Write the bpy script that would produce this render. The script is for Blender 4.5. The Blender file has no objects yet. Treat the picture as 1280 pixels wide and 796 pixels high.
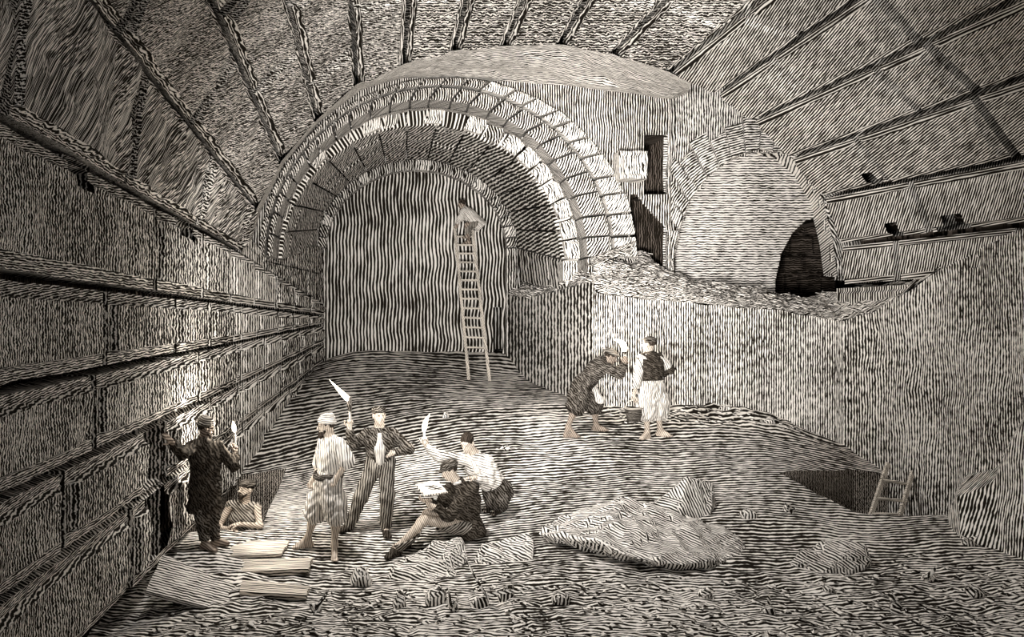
import bpy, math, random
import numpy as np
from mathutils import Vector, noise
R = random.Random(7)
SC = bpy.context.scene
COL = SC.collection
F = 1000.0                      # focal length in pixels of a 1280 wide frame
CX, CY, CZ = 490.0, 390.0, 2.87  # principal point of the view and height of the eye

def P(px, py, Y):
    """point at depth Y that is seen at px, py"""
    return Vector(((px - CX) * Y / F, Y, CZ + (CY - py) * Y / F))

def lerp(a, b, t): return a + (b - a) * t
def sstep(a, b, x):
    t = max(0.0, min(1.0, (x - a) / (b - a))); return t * t * (3 - 2 * t)
def interp(x, pts):
    if x <= pts[0][0]: return pts[0][1]
    for (a, va), (b, vb) in zip(pts, pts[1:]):
        if x <= b: return va + (vb - va) * (x - a) / (b - a)
    return pts[-1][1]

# ------------------------------------------------------------------ materials
MATS = {}
def mat(name, paper=(.89, .845, .79), ink=(.012, .009, .006), duty=.5, soft=.16, distort=.8, broken=.5,
        stain=.25, nscale=.35, along=.12, hatch=True, bump=.0, cross=False, rough=.92):
    """stone, earth or cloth drawn with the fine dark strokes of the engraving: the strokes follow the surface's own uv map"""
    if name in MATS: return MATS[name]
    m = bpy.data.materials.new(name); m.use_nodes = True
    nt = m.node_tree; N = nt.nodes; L = nt.links
    for n in list(N): N.remove(n)
    out = N.new('ShaderNodeOutputMaterial'); b = N.new('ShaderNodeBsdfPrincipled')
    b.inputs['Roughness'].default_value = rough
    b.inputs['Specular IOR Level'].default_value = .08
    L.new(b.outputs[0], out.inputs[0])
    uv = N.new('ShaderNodeUVMap'); uv.uv_map = 'hatch'
    sep = N.new('ShaderNodeSeparateXYZ'); L.new(uv.outputs[0], sep.inputs[0])
    def math_(op, a, bb=None, c=None):
        n = N.new('ShaderNodeMath'); n.operation = op
        for i, v in enumerate((a, bb, c)):
            if v is None: continue
            if isinstance(v, (int, float)): n.inputs[i].default_value = v
            else: L.new(v, n.inputs[i])
        return n.outputs[0]
    def noise_(vec, scale, detail=2.0, rough_=.5):
        n = N.new('ShaderNodeTexNoise'); n.noise_dimensions = '2D'
        n.inputs['Scale'].default_value = scale; n.inputs['Detail'].default_value = detail
        n.inputs['Roughness'].default_value = rough_
        L.new(vec, n.inputs['Vector']); return n.outputs['Fac']
    def scaled(sx, sy, ox=0.):
        n = N.new('ShaderNodeCombineXYZ')
        L.new(math_('MULTIPLY_ADD', sep.outputs[0], sx, ox), n.inputs[0]); L.new(math_('MULTIPLY', sep.outputs[1], sy), n.inputs[1])
        return n.outputs[0]
    big = noise_(scaled(.035, .035, 3.), 1., 3., .6)
    mix = N.new('ShaderNodeMix'); mix.data_type = 'RGBA'
    mix.inputs[6].default_value = (*ink, 1); mix.inputs[7].default_value = (*paper, 1)
    if hatch:
        d = noise_(scaled(nscale, nscale), 1., 2.)
        d = math_('MULTIPLY', math_('SUBTRACT', d, .5), distort * 2.6)
        def wave(coord):
            t = math_('FRACT', math_('ADD', coord, d))
            t = math_('ABSOLUTE', math_('SUBTRACT', t, .5))
            return math_('MULTIPLY', t, 2.)
        t = wave(sep.outputs[0])
        if cross: t = math_('MULTIPLY', t, math_('POWER', wave(math_('MULTIPLY_ADD', sep.outputs[1], .8, math_('MULTIPLY', sep.outputs[0], .5))), .5))
        k = noise_(scaled(.8, along, 11.), 1., 2.)
        k = math_('MULTIPLY', math_('SUBTRACT', k, .5), broken * 2.4)
        s = math_('MULTIPLY', math_('SUBTRACT', big, .5), stain * 2.4)
        t = math_('ADD', math_('ADD', t, k), s)
        mr = N.new('ShaderNodeMapRange'); mr.interpolation_type = 'SMOOTHSTEP'
        mr.inputs['From Min'].default_value = 1 - duty - soft; mr.inputs['From Max'].default_value = 1 - duty + soft
        L.new(t, mr.inputs['Value']); L.new(mr.outputs[0], mix.inputs[0])
        if bump:
            bp = N.new('ShaderNodeBump'); bp.inputs['Strength'].default_value = bump; bp.inputs['Distance'].default_value = .02
            L.new(mr.outputs[0], bp.inputs['Height']); L.new(bp.outputs[0], b.inputs['Normal'])
    else:
        s = math_('MULTIPLY_ADD', math_('SUBTRACT', big, .5), stain * 2.4, .75)
        L.new(s, mix.inputs[0])
    L.new(mix.outputs[2], b.inputs['Base Color'])
    MATS[name] = m
    return m

def glow(name, color, strength):
    if name in MATS: return MATS[name]
    m = bpy.data.materials.new(name); m.use_nodes = True
    nt = m.node_tree; N = nt.nodes; L = nt.links
    for n in list(N): N.remove(n)
    out = N.new('ShaderNodeOutputMaterial'); e = N.new('ShaderNodeEmission')
    e.inputs[0].default_value = (*color, 1); e.inputs[1].default_value = strength
    L.new(e.outputs[0], out.inputs[0]); MATS[name] = m
    return m

# ------------------------------------------------------------------ mesh collecting
class MB:
    def __init__(s): s.v = []; s.f = []; s.uv = []; s.mi = []; s.cur = 0
    def vert(s, p): s.v.append(tuple(p)); return len(s.v) - 1
    def face(s, idx, uvf):
        s.f.append(tuple(idx)); s.mi.append(s.cur)
        s.uv.append([uvf(Vector(s.v[i])) for i in idx])
    def build(s, name, mats, parent=None, smooth=False, loc=None):
        me = bpy.data.meshes.new(name)
        off = Vector(loc) if loc is not None else Vector((0, 0, 0))
        me.from_pydata([tuple(Vector(p) - off) for p in s.v], [], s.f)
        ul = me.uv_layers.new(name='hatch')
        flat = [c for f in s.uv for q in f for c in q]
        ul.data.foreach_set('uv', flat)
        if not isinstance(mats, (list, tuple)): mats = [mats]
        for m in mats: me.materials.append(m)
        me.polygons.foreach_set('material_index', s.mi)
        me.polygons.foreach_set('use_smooth', [smooth] * len(me.polygons))
        me.validate(); me.update()
        o = bpy.data.objects.new(name, me); COL.objects.link(o)
        if loc is not None: o.location = off
        if parent is not None:
            o.parent = parent
            o.location = off - Vector(parent['_base']) if '_base' in parent else off
        return o

def quad_point(q, u, v):
    return (q[0] * (1 - u) + q[1] * u) * (1 - v) + (q[3] * (1 - u) + q[2] * u) * v

def block(mb, q, uvf, gap=.02, margin=.06, raise_=.03, rough=.02, freq=2.5, res=.10, depth=.22, out=None, holes=None, jag=.012, sides=True, uvm=None, gapu=None):
    """one dressed stone: raised inside a drafted margin, faces out along the normal of quad q"""
    q = [Vector(p) for p in q]
    lu = ((q[1] - q[0]).length + (q[2] - q[3]).length) / 2; lv = ((q[3] - q[0]).length + (q[2] - q[1]).length) / 2
    if lu < gap * 3 or lv < gap * 3: return
    nrm = (q[1] - q[0] + q[2] - q[3]).cross(q[3] - q[0] + q[2] - q[1]).normalized()
    if out is not None and nrm.dot(Vector(out)) < 0: nrm = -nrm; flip = True
    else: flip = False
    nu = max(3, min(60, int(lu / res))); nv = max(3, min(40, int(lv / res)))
    gu, gv = min(.2, (gapu or gap) / lu), gap / lv
    def axis(n, g, l):
        m = min(.3, (margin + g * l) / l); e = min(.33, m + .035 / l)
        inner = [lerp(e, 1 - e, i / max(1, n - 2)) for i in range(max(2, n - 1))]
        return [g, m] + inner + [1 - m, 1 - g]
    us, vs = axis(nu, gu, lu), axis(nv, gv, lv)
    off = R.uniform(0, 50); tl = R.uniform(-.4, .4) * rough
    ids = {}
    for i, u in enumerate(us):
        for j, v in enumerate(vs):
            p = quad_point(q, u, v)
            edge = i in (0, len(us) - 1) or j in (0, len(vs) - 1)
            fl = i <= 1 or i >= len(us) - 2 or j <= 1 or j >= len(vs) - 2
            nz = noise.fractal(Vector((p.x * freq + off, p.y * freq, p.z * freq)), 1., 2., 4)
            h = (0 if fl else raise_) + rough * nz * (.35 if fl else 1) + tl
            if edge:
                c = (q[0] + q[1] + q[2] + q[3]) / 4
                p = p + (c - p).normalized() * jag * (noise.noise(p * 6 + Vector((off, 0, 0))) + .2)
            ids[i, j] = mb.vert(p + nrm * h)
    for i in range(len(us) - 1):
        for j in range(len(vs) - 1):
            f = [ids[i, j], ids[i + 1, j], ids[i + 1, j + 1], ids[i, j + 1]]
            if holes:
                c = sum((Vector(mb.v[k]) for k in f), Vector()) / 4
                if any(h(c) for h in holes): continue
            if flip: f.reverse()
            mb.face(f, uvm if uvm and (j < 2 or j > len(vs) - 4) else uvf)
    if not sides: return
    nI, nJ = len(us) - 1, len(vs) - 1
    ring = [(i, 0) for i in range(nI)] + [(nI, j) for j in range(nJ)] + [(i, nJ) for i in range(nI, 0, -1)] + [(0, j) for j in range(nJ, 0, -1)]
    back = [mb.vert(Vector(mb.v[ids[k]]) - nrm * depth) for k in ring]
    for a in range(len(ring)):
        b = (a + 1) % len(ring)
        f = [ids[ring[b]], ids[ring[a]], back[a], back[b]]
        if flip: f.reverse()
        mb.face(f, uvf)

def sheet(mb, rows, uvf, flip=False):
    """grid of points rows[i][j]"""
    ids = [[mb.vert(p) for p in r] for r in rows]
    for i in range(len(ids) - 1):
        for j in range(len(ids[i]) - 1):
            f = [ids[i][j], ids[i][j + 1], ids[i + 1][j + 1], ids[i + 1][j]]
            if flip: f.reverse()
            mb.face(f, uvf)

def box(mb, lo, hi, uvf, M=None):
    x0, y0, z0 = lo; x1, y1, z1 = hi
    c = [Vector(p) for p in ((x0, y0, z0), (x1, y0, z0), (x1, y1, z0), (x0, y1, z0), (x0, y0, z1), (x1, y0, z1), (x1, y1, z1), (x0, y1, z1))]
    if M: c = [M(p) for p in c]
    i = [mb.vert(p) for p in c]
    for f in ((0, 3, 2, 1), (4, 5, 6, 7), (0, 1, 5, 4), (1, 2, 6, 5), (2, 3, 7, 6), (3, 0, 4, 7)):
        mb.face([i[k] for k in f], uvf)

def tag(o, label=None, cat=None, group=None, kind=None):
    if label: o['label'] = label
    if cat: o['category'] = cat
    if group: o['group'] = group
    if kind: o['kind'] = kind
    return o
def struct(o): o['kind'] = 'structure'; return o
def empty(name, base):
    o = bpy.data.objects.new(name, None); COL.objects.link(o)
    o.location = Vector(base); o.empty_display_size = .1
    return o

# stroke direction helpers: u counts strokes, v runs along them in the same unit
PITCH = 3.05
def uv_front(Y, ang=0., pitch=None):           # a face looking towards the viewer, strokes upright for ang 0
    k = F / (Y * (pitch or PITCH)); c, s = math.cos(ang), math.sin(ang)
    return lambda p: ((p.x * c + p.z * s + p.y * .6) * k, (p.z * c - p.x * s) * k)
def uv_side(W, z0=CZ):             # a face running away, upright strokes that widen with distance
    k = F / PITCH
    return lambda p: (W * k / p.y + (p.x if W < 3 else 0) * -22, (p.z - z0) * k / p.y)
def uv_floor(h=4.0):               # ground, strokes from side to side that widen with distance
    k = F / PITCH
    return lambda p: (h * k / p.y, p.x * k / p.y)
# ------------------------------------------------------------------ camera
cd = bpy.data.cameras.new('camera'); cam = bpy.data.objects.new('camera', cd); COL.objects.link(cam)
cam.location = (0, 0, CZ); cam.rotation_euler = (math.pi / 2, 0, 0)
cd.sensor_width = 36; cd.lens = F / 1280 * 36; cd.shift_x = (640 - CX) / 1280; cd.shift_y = (CY - 398) / 1280
cd.clip_start = .05; cd.clip_end = 200
SC.camera = cam

M_WALL = mat('ashlar stone, worn', duty=.35, distort=.5, broken=.5, stain=.2, nscale=.5, along=.4)
M_WALL_LIT = mat('wall stone, painted candle light', duty=.52, distort=.3, broken=.45, stain=.2, nscale=.4, along=.3)  # wall stone made paler: the candle's light is put into the colour
M_VAULT = mat('vault stone, pecked', duty=.33, distort=.75, broken=.5, stain=.22, nscale=.5, along=.35)
M_VAULTR = mat('vault stone, combed', duty=.36, distort=.2, broken=.38, stain=.2, nscale=.25, along=.2)
M_PLAST = mat('rough render', duty=.42, distort=.2, broken=.55, stain=.25, nscale=.3, along=.4)
M_SPAND = mat('smooth render', duty=.36, distort=.15, broken=.35, stain=.2, nscale=.3, along=.3)
M_SOFF = mat('pale rough soffit', duty=.55, distort=.3, broken=.45, stain=.15, nscale=.4, along=.3)
M_BACK = mat('blocking wall', duty=.33, distort=.10, broken=.38, stain=.25, nscale=.25, along=.22)
M_EARTH = mat('trodden earth', duty=.37, distort=.14, broken=.5, stain=.35, nscale=.22, along=.25)
M_RUBB = mat('loose rubble', duty=.42, distort=.8, broken=.5, stain=.3, nscale=.6, along=.5)
M_RING = mat('arch stone', duty=.36, distort=.25, broken=.38, stain=.2, nscale=.35, along=.25)
M_PALE = mat('pale or painted-lit arch stone', duty=.62, distort=.4, broken=.5, stain=.15, nscale=.4, along=.3)  # pale stones, also used to paint light on the arches' right side
M_DARK = mat('dark backing, painted shade', paper=(.16, .13, .11), duty=.3, distort=.5)  # dark colour standing in for shade in joints, recesses and holes
M_CUT = mat('cut soil, painted shade', paper=(.60, .54, .48), duty=.36, distort=.5, broken=.4, stain=.2, nscale=.5, along=.3)  # cut soil darkened so that the pits' shade is in the colour
M_ROCK = mat('split rock', duty=.5, distort=.32, broken=.38, stain=.2, nscale=.3, along=.15)

# ------------------------------------------------------------------ left wall
WY0, WY1, WY2 = 2.6, 13.6, 21.0
XW, XW2 = -2.557, -1.806
def wx(Y): return XW if Y <= WY1 else lerp(XW, XW2, (Y - WY1) / (WY2 - WY1))
def y_at(px):      # depth at which the left wall is seen at px
    if px <= 302: return XW * F / (px - CX)
    k = (XW2 - XW) / (WY2 - WY1)      # (px-CX)/F*Y = XW + k*(Y-WY1)
    return (XW - k * WY1) / ((px - CX) / F - k)
LW = {'D': (146, 316, 379), 'E': (342, 381, 395), 'A': (488, 427, 406), 'B': (622, 478, 429), 'C': (751, 530, 453), 'G': (905, 600, 500)}
def lw_z(name, Y):
    a, b, c = LW[name]
    z0 = (CY - a) * 5.22 / F; z1 = (CY - b) * 13.6 / F; z2 = (CY - c) * 21.0 / F
    if Y <= WY1: return CZ + lerp(z0, z1, (Y - 5.22) / (13.6 - 5.22))
    return CZ + lerp(z1, z2, (Y - WY1) / (WY2 - WY1))
def lw_p(name, Y, dx=0.): return Vector((wx(Y) + dx, Y, lw_z(name, Y)))
sock = [(88, 114, 208, 234), (221, 241, 280, 298)]
cav = []
for (a, b, t, u) in sock:
    Ya, Yb = y_at(a), y_at(b); Ym = (Ya + Yb) / 2
    cav.append((Ya, Yb, CZ + (CY - u) * Ym / F, CZ + (CY - t) * Ym / F))
cav.append((y_at(180), y_at(203), .2, lw_z('B', 8.6) - .04))
holes = [lambda c, h=h: h[0] < c.y < h[1] and h[2] < c.z < h[3] for h in cav]
def zof_(py, Y): return CZ + (CY - py) * Y / F
courses = [('D', 'E', [-170, 195, 253, 288, 318, 345, 368, 388]), ('E', 'A', [-160, 133, 220, 262, 292, 322, 348, 366, 386]), ('A', 'B', [-60, 117, 247, 296, 330, 352, 375, 392]),
           ('B', 'C', [-200, 78, 205, 262, 297, 322, 350, 372, 390]), ('C', 'G', [-60, 162, 250, 292, 330, 362, 385])]
mb = MB(); uvw = uv_side(-XW)
for top, bot, js in courses:
    ys = [WY0] + [y_at(j) for j in js if y_at(j) > WY0 + .3] + [21.3]
    cuts = []
    for a, b in zip(ys, ys[1:]):
        if a < WY1 - .2 and b > WY1 + .2 and not (top == 'D'): cuts += [(a, WY1), (WY1, b)]
        else: cuts.append((a, b))
    for a, b in cuts:
        q = [lw_p(bot, a), lw_p(bot, b), lw_p(top, b), lw_p(top, a)]
        near = a < 9; cp = CX + F * wx((a + b) / 2) / ((a + b) / 2); mb.cur = 3 if 288 < cp < 352 else 0  # blocks near the candle take the painted lit tone
        def uvm(p, q=q):
            t = (p.y - q[0].y) / (q[1].y - q[0].y); z = p.z - lerp(q[0].z, q[1].z, t)
            return (z * F / (p.y * PITCH), 2.5 * F / PITCH / p.y)
        block(mb, q, uvw, uvm=uvm, gap=.034 if near else .026, gapu=.06 if near else .075, margin=.085, raise_=.06, rough=.04, freq=3., res=.085 if a < 14 else .2, depth=.3, out=(1, 0, 0), holes=holes)
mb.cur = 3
for k in range(2):      # above the springing course, under the barrel
    for a, b in ((13.6, 15.2), (15.2, 17.0), (17.0, 19.2), (19.2, 21.2)):
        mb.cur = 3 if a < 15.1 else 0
        def up_(Y, f):
            zt = interp(Y, [(13.6, lw_z('D', 13.6) + .45), (15.0, zof_(318, 15.0)), (21.0, zof_(306, 21.0))])
            return Vector((wx(Y) - .02, Y, lerp(lw_z('D', Y), zt, f)))
        block(mb, [up_(a, k / 2), up_(b, k / 2), up_(b, (k + 1) / 2), up_(a, (k + 1) / 2)], uvw, gap=.014, margin=.03, raise_=.015, rough=.02, res=.2, depth=.3, out=(1, 0, 0))
# backing of the joints and the sockets cut in the wall
rows = [[Vector((wx(Y) - .22, Y, z)) for Y in (WY0, 8.2, 9.05, 13.6, 21.5)] for z in (-1.5, 1.2, lw_z('D', 5) + .35)]
mb.cur = 1
for (a, b, z0, z1) in cav:
    box(mb, (XW - .42, a - .05, z0 - .05), (XW - .035, b + .05, z1 + .05), uvw)
    # drop the box's face that looks into the room
    mb.f.pop(-3); mb.uv.pop(-3); mb.mi.pop(-3)
mb.cur = 2
sheet(mb, [[Vector((wx(Y) - .44, Y, z)) for Y in (WY0, 8.2, 9.05, 13.6, 21.5)] for z in (-1.5, 1.2, 3.0, 5.2)], uvw)
struct(mb.build('wall_left', [M_WALL, M_WALL, M_DARK, M_WALL_LIT]))

# ------------------------------------------------------------------ vault
YV = 13.6
VL = [((302, 316), (0, 146), 5.22), ((321, 261), (120, 10), 6.6), ((352, 201), (271, 12), 8.6), ((397, 148), (362, 10), 9.9), ((446, 105), (440, 8), 11.2),
      ((505, 80), (510, 8), 11.6), ((567, 63), (581, 8), 11.7), ((630, 58), (651, 8), 11.75), ((700, 55), (727, 8), 11.9), ((765, 67), (824, 8), 11.5),
      ((837, 90), (918, 25), 11.0), ((895, 118), (1041, 18), 10.0), ((940, 151), (1227, 20), 8.3), ((986, 198), (1275, 98), 8.6), ((1028, 246), (1275, 198), 9.3),
      ((1050, 306), (1275, 281), 9.7), ((1053, 358), (1160, 350), 11.4)]
def vl_p(i, Y):
    f, n, Yn = VL[i]; a, b = P(*f, YV), P(*n, Yn)
    if i == 0 : return lw_p('D', Y)
    return a + (b - a) * ((Y - YV) / (Yn - YV))
def v_joints(i, pxs):      # joints seen at px on the middle of course i
    out = []
    for px in pxs:
        best = min((abs(CX + F * ((vl_p(i, y).x + vl_p(i + 1, y).x) / 2) / y - px), y) for y in [3 + k * .05 for k in range(212)])
        out.append(best[1])
    return out
VJ = {0: [165, 255], 1: [265], 2: [345, 310], 3: [415], 4: [], 5: [], 6: [], 7: [], 8: [], 9: [], 10: [968], 11: [990], 12: [1120, 1190], 13: [1090, 1245], 14: [1150], 15: [1120]}
mb = MB()
vholes = []
for i_, px_, Y_, t_, r_ in ((13, 1090, 12.0, .86, .13), (14, 1118, 12.0, .84, .12), (14, 1205, 10.65, .84, .15), (14, 1182, 11.0, .88, .08)):
    c_ = vl_p(i_, Y_).lerp(vl_p(i_ + 1, Y_), t_)
    vholes.append(lambda c, c_=c_, r_=r_: (Vector((c.x, c.y * .7, c.z)) - Vector((c_.x, c_.y * .7, c_.z))).length < r_)
for i in range(16):
    ys = sorted([2.6, 13.6] + v_joints(i, VJ[i]))
    # beyond the frame more joints
    while ys[1] - ys[0] > 3.2: ys.insert(1, ys[1] - 2.4)
    left = i < 5
    W = 3.0
    def uvv(p, i=i):
        k = F / PITCH
        if i < 5:                                    # worm-like pecking
            ang = (.9, .5, .2, .1, 0)[i]
            return ((p.x * .8 + 5.) * k / p.y * math.sin(ang) + p.z * k / p.y * math.cos(ang), (p.x - p.z) * k / p.y)
        if i < 10: return ((p.z - CZ) * k / p.y, p.x * k / p.y)
        a = (.6, .7, .75, .9, .3, .2)[i - 10]
        return (((p.x) * math.cos(a) - (p.z - CZ) * math.sin(a)) * k / p.y, (p.x * math.sin(a) + (p.z - CZ) * math.cos(a)) * k / p.y)
    mb.cur = 0 if i < 10 else 1
    for a, b in zip(ys, ys[1:]):
        q = [vl_p(i, a), vl_p(i, b), vl_p(i + 1, b), vl_p(i + 1, a)]
        c = sum(q, Vector()) / 4
        def uvm(p, q=q):
            d = (q[1] - q[0]).normalized(); w_ = (q[3] - q[0]) - d * d.dot(q[3] - q[0]); w_.normalize()
            return ((p - q[0]).dot(w_) * F / (p.y * PITCH), 2.5 * F / PITCH / p.y)
        block(mb, q, uvv, uvm=uvm, holes=vholes, gap=.034, gapu=.07, margin=.05, raise_=.06, rough=.06 if left else .035, freq=1.6, res=.13, depth=.35, out=Vector((1.8, c.y, 1.2)) - c)
mb.cur = 2
rows = []
for i in range(17):
    o = (vl_p(i, 13) - Vector((1.8, 13, 1.2))).normalized() * .36
    rows.append([vl_p(i, Y) + o for Y in (2.6, 6, 10, 13.55)])
sheet(mb, rows, lambda p: (p.x * 20, p.y * 20))
struct(mb.build('ceiling', [M_VAULT, M_VAULTR, M_DARK]))

# right wall below the vault's springing, mostly behind the render
mb = MB()
q = [Vector((7.72, 2.6, -1)), Vector((7.72, 13.9, -1)), Vector((7.72, 13.9, 3.4)), Vector((7.72, 2.6, 3.4))]
ys = [2.6, 5, 7.5, 9.6, 11.4, 13.9]
for z0, z1 in ((-1., .3), (.3, 1.6), (1.6, 2.42), (2.42, 3.3)):
    for a, b in zip(ys, ys[1:]):
        block(mb, [Vector((7.72, a, z0)), Vector((7.72, b, z0)), Vector((7.72, b, z1)), Vector((7.72, a, z1))], uv_side(7.7), raise_=.03, rough=.03, res=.2, out=(-1, 0, 0))
struct(mb.build('wall_right', [M_VAULTR]))

# ------------------------------------------------------------------ the arch in receding orders
Y2, Y3, YB = 15.0, 15.8, 21.0
def zof(py, Y): return CZ + (CY - py) * Y / F
def xof(px, Y): return (px - CX) * Y / F
class Arc:
    def __init__(s, L, Rr, top, spring, Y):
        s.Y = Y; s.l, s.r = xof(L, Y), xof(Rr, Y); s.zs = zof(spring, Y); s.b = zof(top, Y) - s.zs
        s.c, s.a = (s.l + s.r) / 2, (s.r - s.l) / 2; 
    def p(s, th, Y=None): return Vector((s.c - s.a * math.cos(th), s.Y if Y is None else Y, s.zs + s.b * math.sin(th)))
A_out = Arc(322, 798, 96, 322, Y2 - .07); A_mid = Arc(332, 767, 107, 322, Y2 - .07); A_in = Arc(342, 733, 126, 322, Y2)
C_out = Arc(330, 738, 124, 325, Y3); C_in = Arc(352, 703, 156, 325, Y3)
B_out = Arc(396, 647, 199, 310, YB); B_in = Arc(408, 633, 213, 310, YB)
def ring(mb, o, i, n, depth, uvf, pick, t0=0., t1=math.pi, jut=.0, gap=.012, legs=0.):
    th = [lerp(t0, t1, k / n) for k in range(n + 1)]
    for k in range(n): th[k] += R.uniform(-.12, .12) * (t1 - t0) / n if k else 0
    for k in range(n):
        a, b = th[k], th[k + 1]
        d = Vector((0, -R.uniform(0, jut), 0))
        q = [i.p(a) + d, i.p(b) + d, o.p(b) + d, o.p(a) + d]
        mb.cur = pick(k, (a + b) / 2)
        block(mb, q, uvf((a + b) / 2), gap=gap, margin=.02, raise_=.02, rough=.02, res=.12, depth=depth, out=(0, -1, 0), jag=.02)
def ruv(Y):
    def g(th):
        return uv_front(Y, (th - math.pi / 2) * -.35)
    return g
mb = MB()
ring(mb, A_out, A_mid, 26, .75, ruv(Y2), lambda k, t: 1 if t > 1.75 else 0, jut=.05, gap=.024)  # light on the ring's right side painted by paler stones
struct(mb.build('trim_1', [M_RING, M_PALE]))
mb = MB()
A_mid.Y = Y2; ring(mb, A_mid, A_in, 24, .8, ruv(Y2), lambda k, t: 0, jut=.03, gap=.02)
struct(mb.build('trim_2', [M_RING, M_PALE]))
mb = MB()
pale = lambda k, t: 1 if (t > 2.25 or k in (5, 8, 11, 13, 15, 16)) else 0  # right side paler as painted light, single pale stones scattered elsewhere
def jitter_ring():
    n = 22
    for k in range(n):
        a, b = math.pi * k / n, math.pi * (k + 1) / n; t = (a + b) / 2
        mb.cur = pale(k, t)
        jut = R.uniform(.05, .16) if mb.cur else R.uniform(-.12, .02)
        d = Vector((0, -jut, 0))
        block(mb, [C_in.p(a) + d, C_in.p(b) + d, C_out.p(b) + d, C_out.p(a) + d], uv_front(Y3, .2 * (t - 1.5)), gap=.024, margin=.03, raise_=.03, rough=.05, res=.1, depth=.5, out=(0, -1, 0), jag=.03)
jitter_ring()
struct(mb.build('trim_3', [M_RING, M_PALE]))
mb = MB()
ring(mb, B_out, B_in, 24, .35, ruv(YB), lambda k, t: 1 if k % 5 == 2 else 0, jut=.02, gap=.015)
# jambs of the far opening
for (x0, x1, zb) in ((B_out.l, B_in.l, 1.0), (B_in.r, B_out.r, 1.2)):
    block(mb, [Vector((x0, YB, zb)), Vector((x1, YB, zb)), Vector((x1, YB, B_in.zs)), Vector((x0, YB, B_in.zs))], uv_front(YB), gap=.01, margin=.02, raise_=.01, res=.2, depth=.4, out=(0, -1, 0))
struct(mb.build('trim_4', [M_RING, M_PALE]))
# right feet of the orders, down into the rubble, and the jamb under the barrel
mb = MB()
for (o, i, Y, dep) in ((A_out, A_mid, Y2, .75), (A_mid, A_in, Y2, .8), (C_out, C_in, Y3, .5)):
    z = i.zs
    for h in ((.42,) if o is C_out else (.42, .5)):
        mb.cur = R.choice((0, 1)) if o is not A_mid else 0
        block(mb, [Vector((i.r, Y, z - h)), Vector((o.r, Y, z - h)), Vector((o.r, Y, z)), Vector((i.r, Y, z))], uv_front(Y), gap=.012, margin=.02, raise_=.02, rough=.03, res=.12, depth=dep, out=(0, -1, 0), jag=.02)
        z -= h
mb.cur = 0
ja = lambda Y, z: Vector((lerp(C_in.r, B_out.r, (Y - Y3) / (YB - Y3)) + .12 * max(0, (4.3 - z)), Y, z))
for k in range(3):
    for a, b in ((15.9, 17.4), (17.4, 19.3), (19.3, 21.0)):
        def zz_(Y, f): return lerp(1.9, lerp(C_in.zs, B_out.zs, (Y - Y3) / (YB - Y3)), f)
        block(mb, [ja(a, zz_(a, k / 3)), ja(b, zz_(b, k / 3)), ja(b, zz_(b, (k + 1) / 3)), ja(a, zz_(a, (k + 1) / 3))], uv_side(3.4), gap=.012, margin=.02, raise_=.015, rough=.02, res=.2, depth=.3, out=(-1, 0, 0))
struct(mb.build('trim_6', [M_RING, M_PALE]))
# barrel behind the second order
mb = MB(); n, m = 15, 5
def barrel(th, f):
    a, b = C_in.p(th), B_out.p(th); return a.lerp(b, f)
def uvb(p): return (math.atan2(p.z - 3.9, p.x - .7) * 38 * 15 / p.y + p.y * .6, p.y * 9)
for k in range(n):
    fs = [0] + sorted(R.uniform(.1, .9) for _ in range(2)) + [1.0]
    a, b = math.pi * k / n, math.pi * (k + 1) / n
    for f0, f1 in zip(fs, fs[1:]):
        if f1 - f0 < .06: continue
        q = [barrel(a, f0), barrel(a, f1), barrel(b, f1), barrel(b, f0)]
        c = sum(q, Vector()) / 4
        block(mb, q, uvb, gap=.016, margin=.02, raise_=.01, rough=.03, res=.16, depth=.3, out=Vector((.7, c.y, 3.8)) - c)
rows = [[barrel(math.pi * k / 16, f) + (barrel(math.pi * k / 16, f) - Vector((.7, barrel(math.pi * k / 16, f).y, 3.6))).normalized() * .31 for f in (0.05, .5, 1)] for k in range(17)]
mb.cur = 1
sheet(mb, rows, uvb)
struct(mb.build('ceiling_barrel', [M_RING, M_DARK]))
# soffit filling between first and second order (underside lip)
mb = MB()
for th0 in range(40):
    a, b = math.pi * th0 / 40, math.pi * (th0 + 1) / 40
    sheet(mb, [[A_in.p(a, Y2 + .5), A_in.p(b, Y2 + .5)], [C_in.p(a, Y3 + .3).lerp(C_out.p(a, Y3 + .3), .7), C_in.p(b, Y3 + .3).lerp(C_out.p(b, Y3 + .3), .7)]], uv_front(Y3, .3))
struct(mb.build('trim_5', [M_RING]))

# far blocking wall
mb = MB()
ub = uv_front(YB + .3, 0, 4.3)
xs = [xof(392, YB) + k * .25 for k in range(24)]
zs = [.8 + k * .22 for k in range(30)]
def bw(x, z):
    cr = noise.fractal(Vector((x * .7, 3, z * 1.1)), 1, 2, 5)
    ledge = .06 * math.sin(z * 5.5 + 1.5 * noise.noise(Vector((x * .5, 0, z * .4))))
    return Vector((x, YB + .32 + cr * .07 + ledge * .5, z))
slot = (xof(613, YB), xof(634, YB), .8, zof(383, YB))
ids = [[mb.vert(bw(x, z)) for x in xs] for z in zs]
for j in range(len(zs) - 1):
    for i in range(len(xs) - 1):
        cx, cz = (xs[i] + xs[i + 1]) / 2, (zs[j] + zs[j + 1]) / 2
        if slot[0] < cx < slot[1] and cz < slot[3]: continue
        mb.face([ids[j][i], ids[j][i + 1], ids[j + 1][i + 1], ids[j + 1][i]], ub)
box(mb, (slot[0] - .1, YB + .36, .3), (slot[1] + .1, YB + 1.6, slot[3] + .15), ub)
mb.f.pop(-4); mb.uv.pop(-4); mb.mi.pop(-4)
struct(mb.build('wall_back', [M_BACK]))

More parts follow.
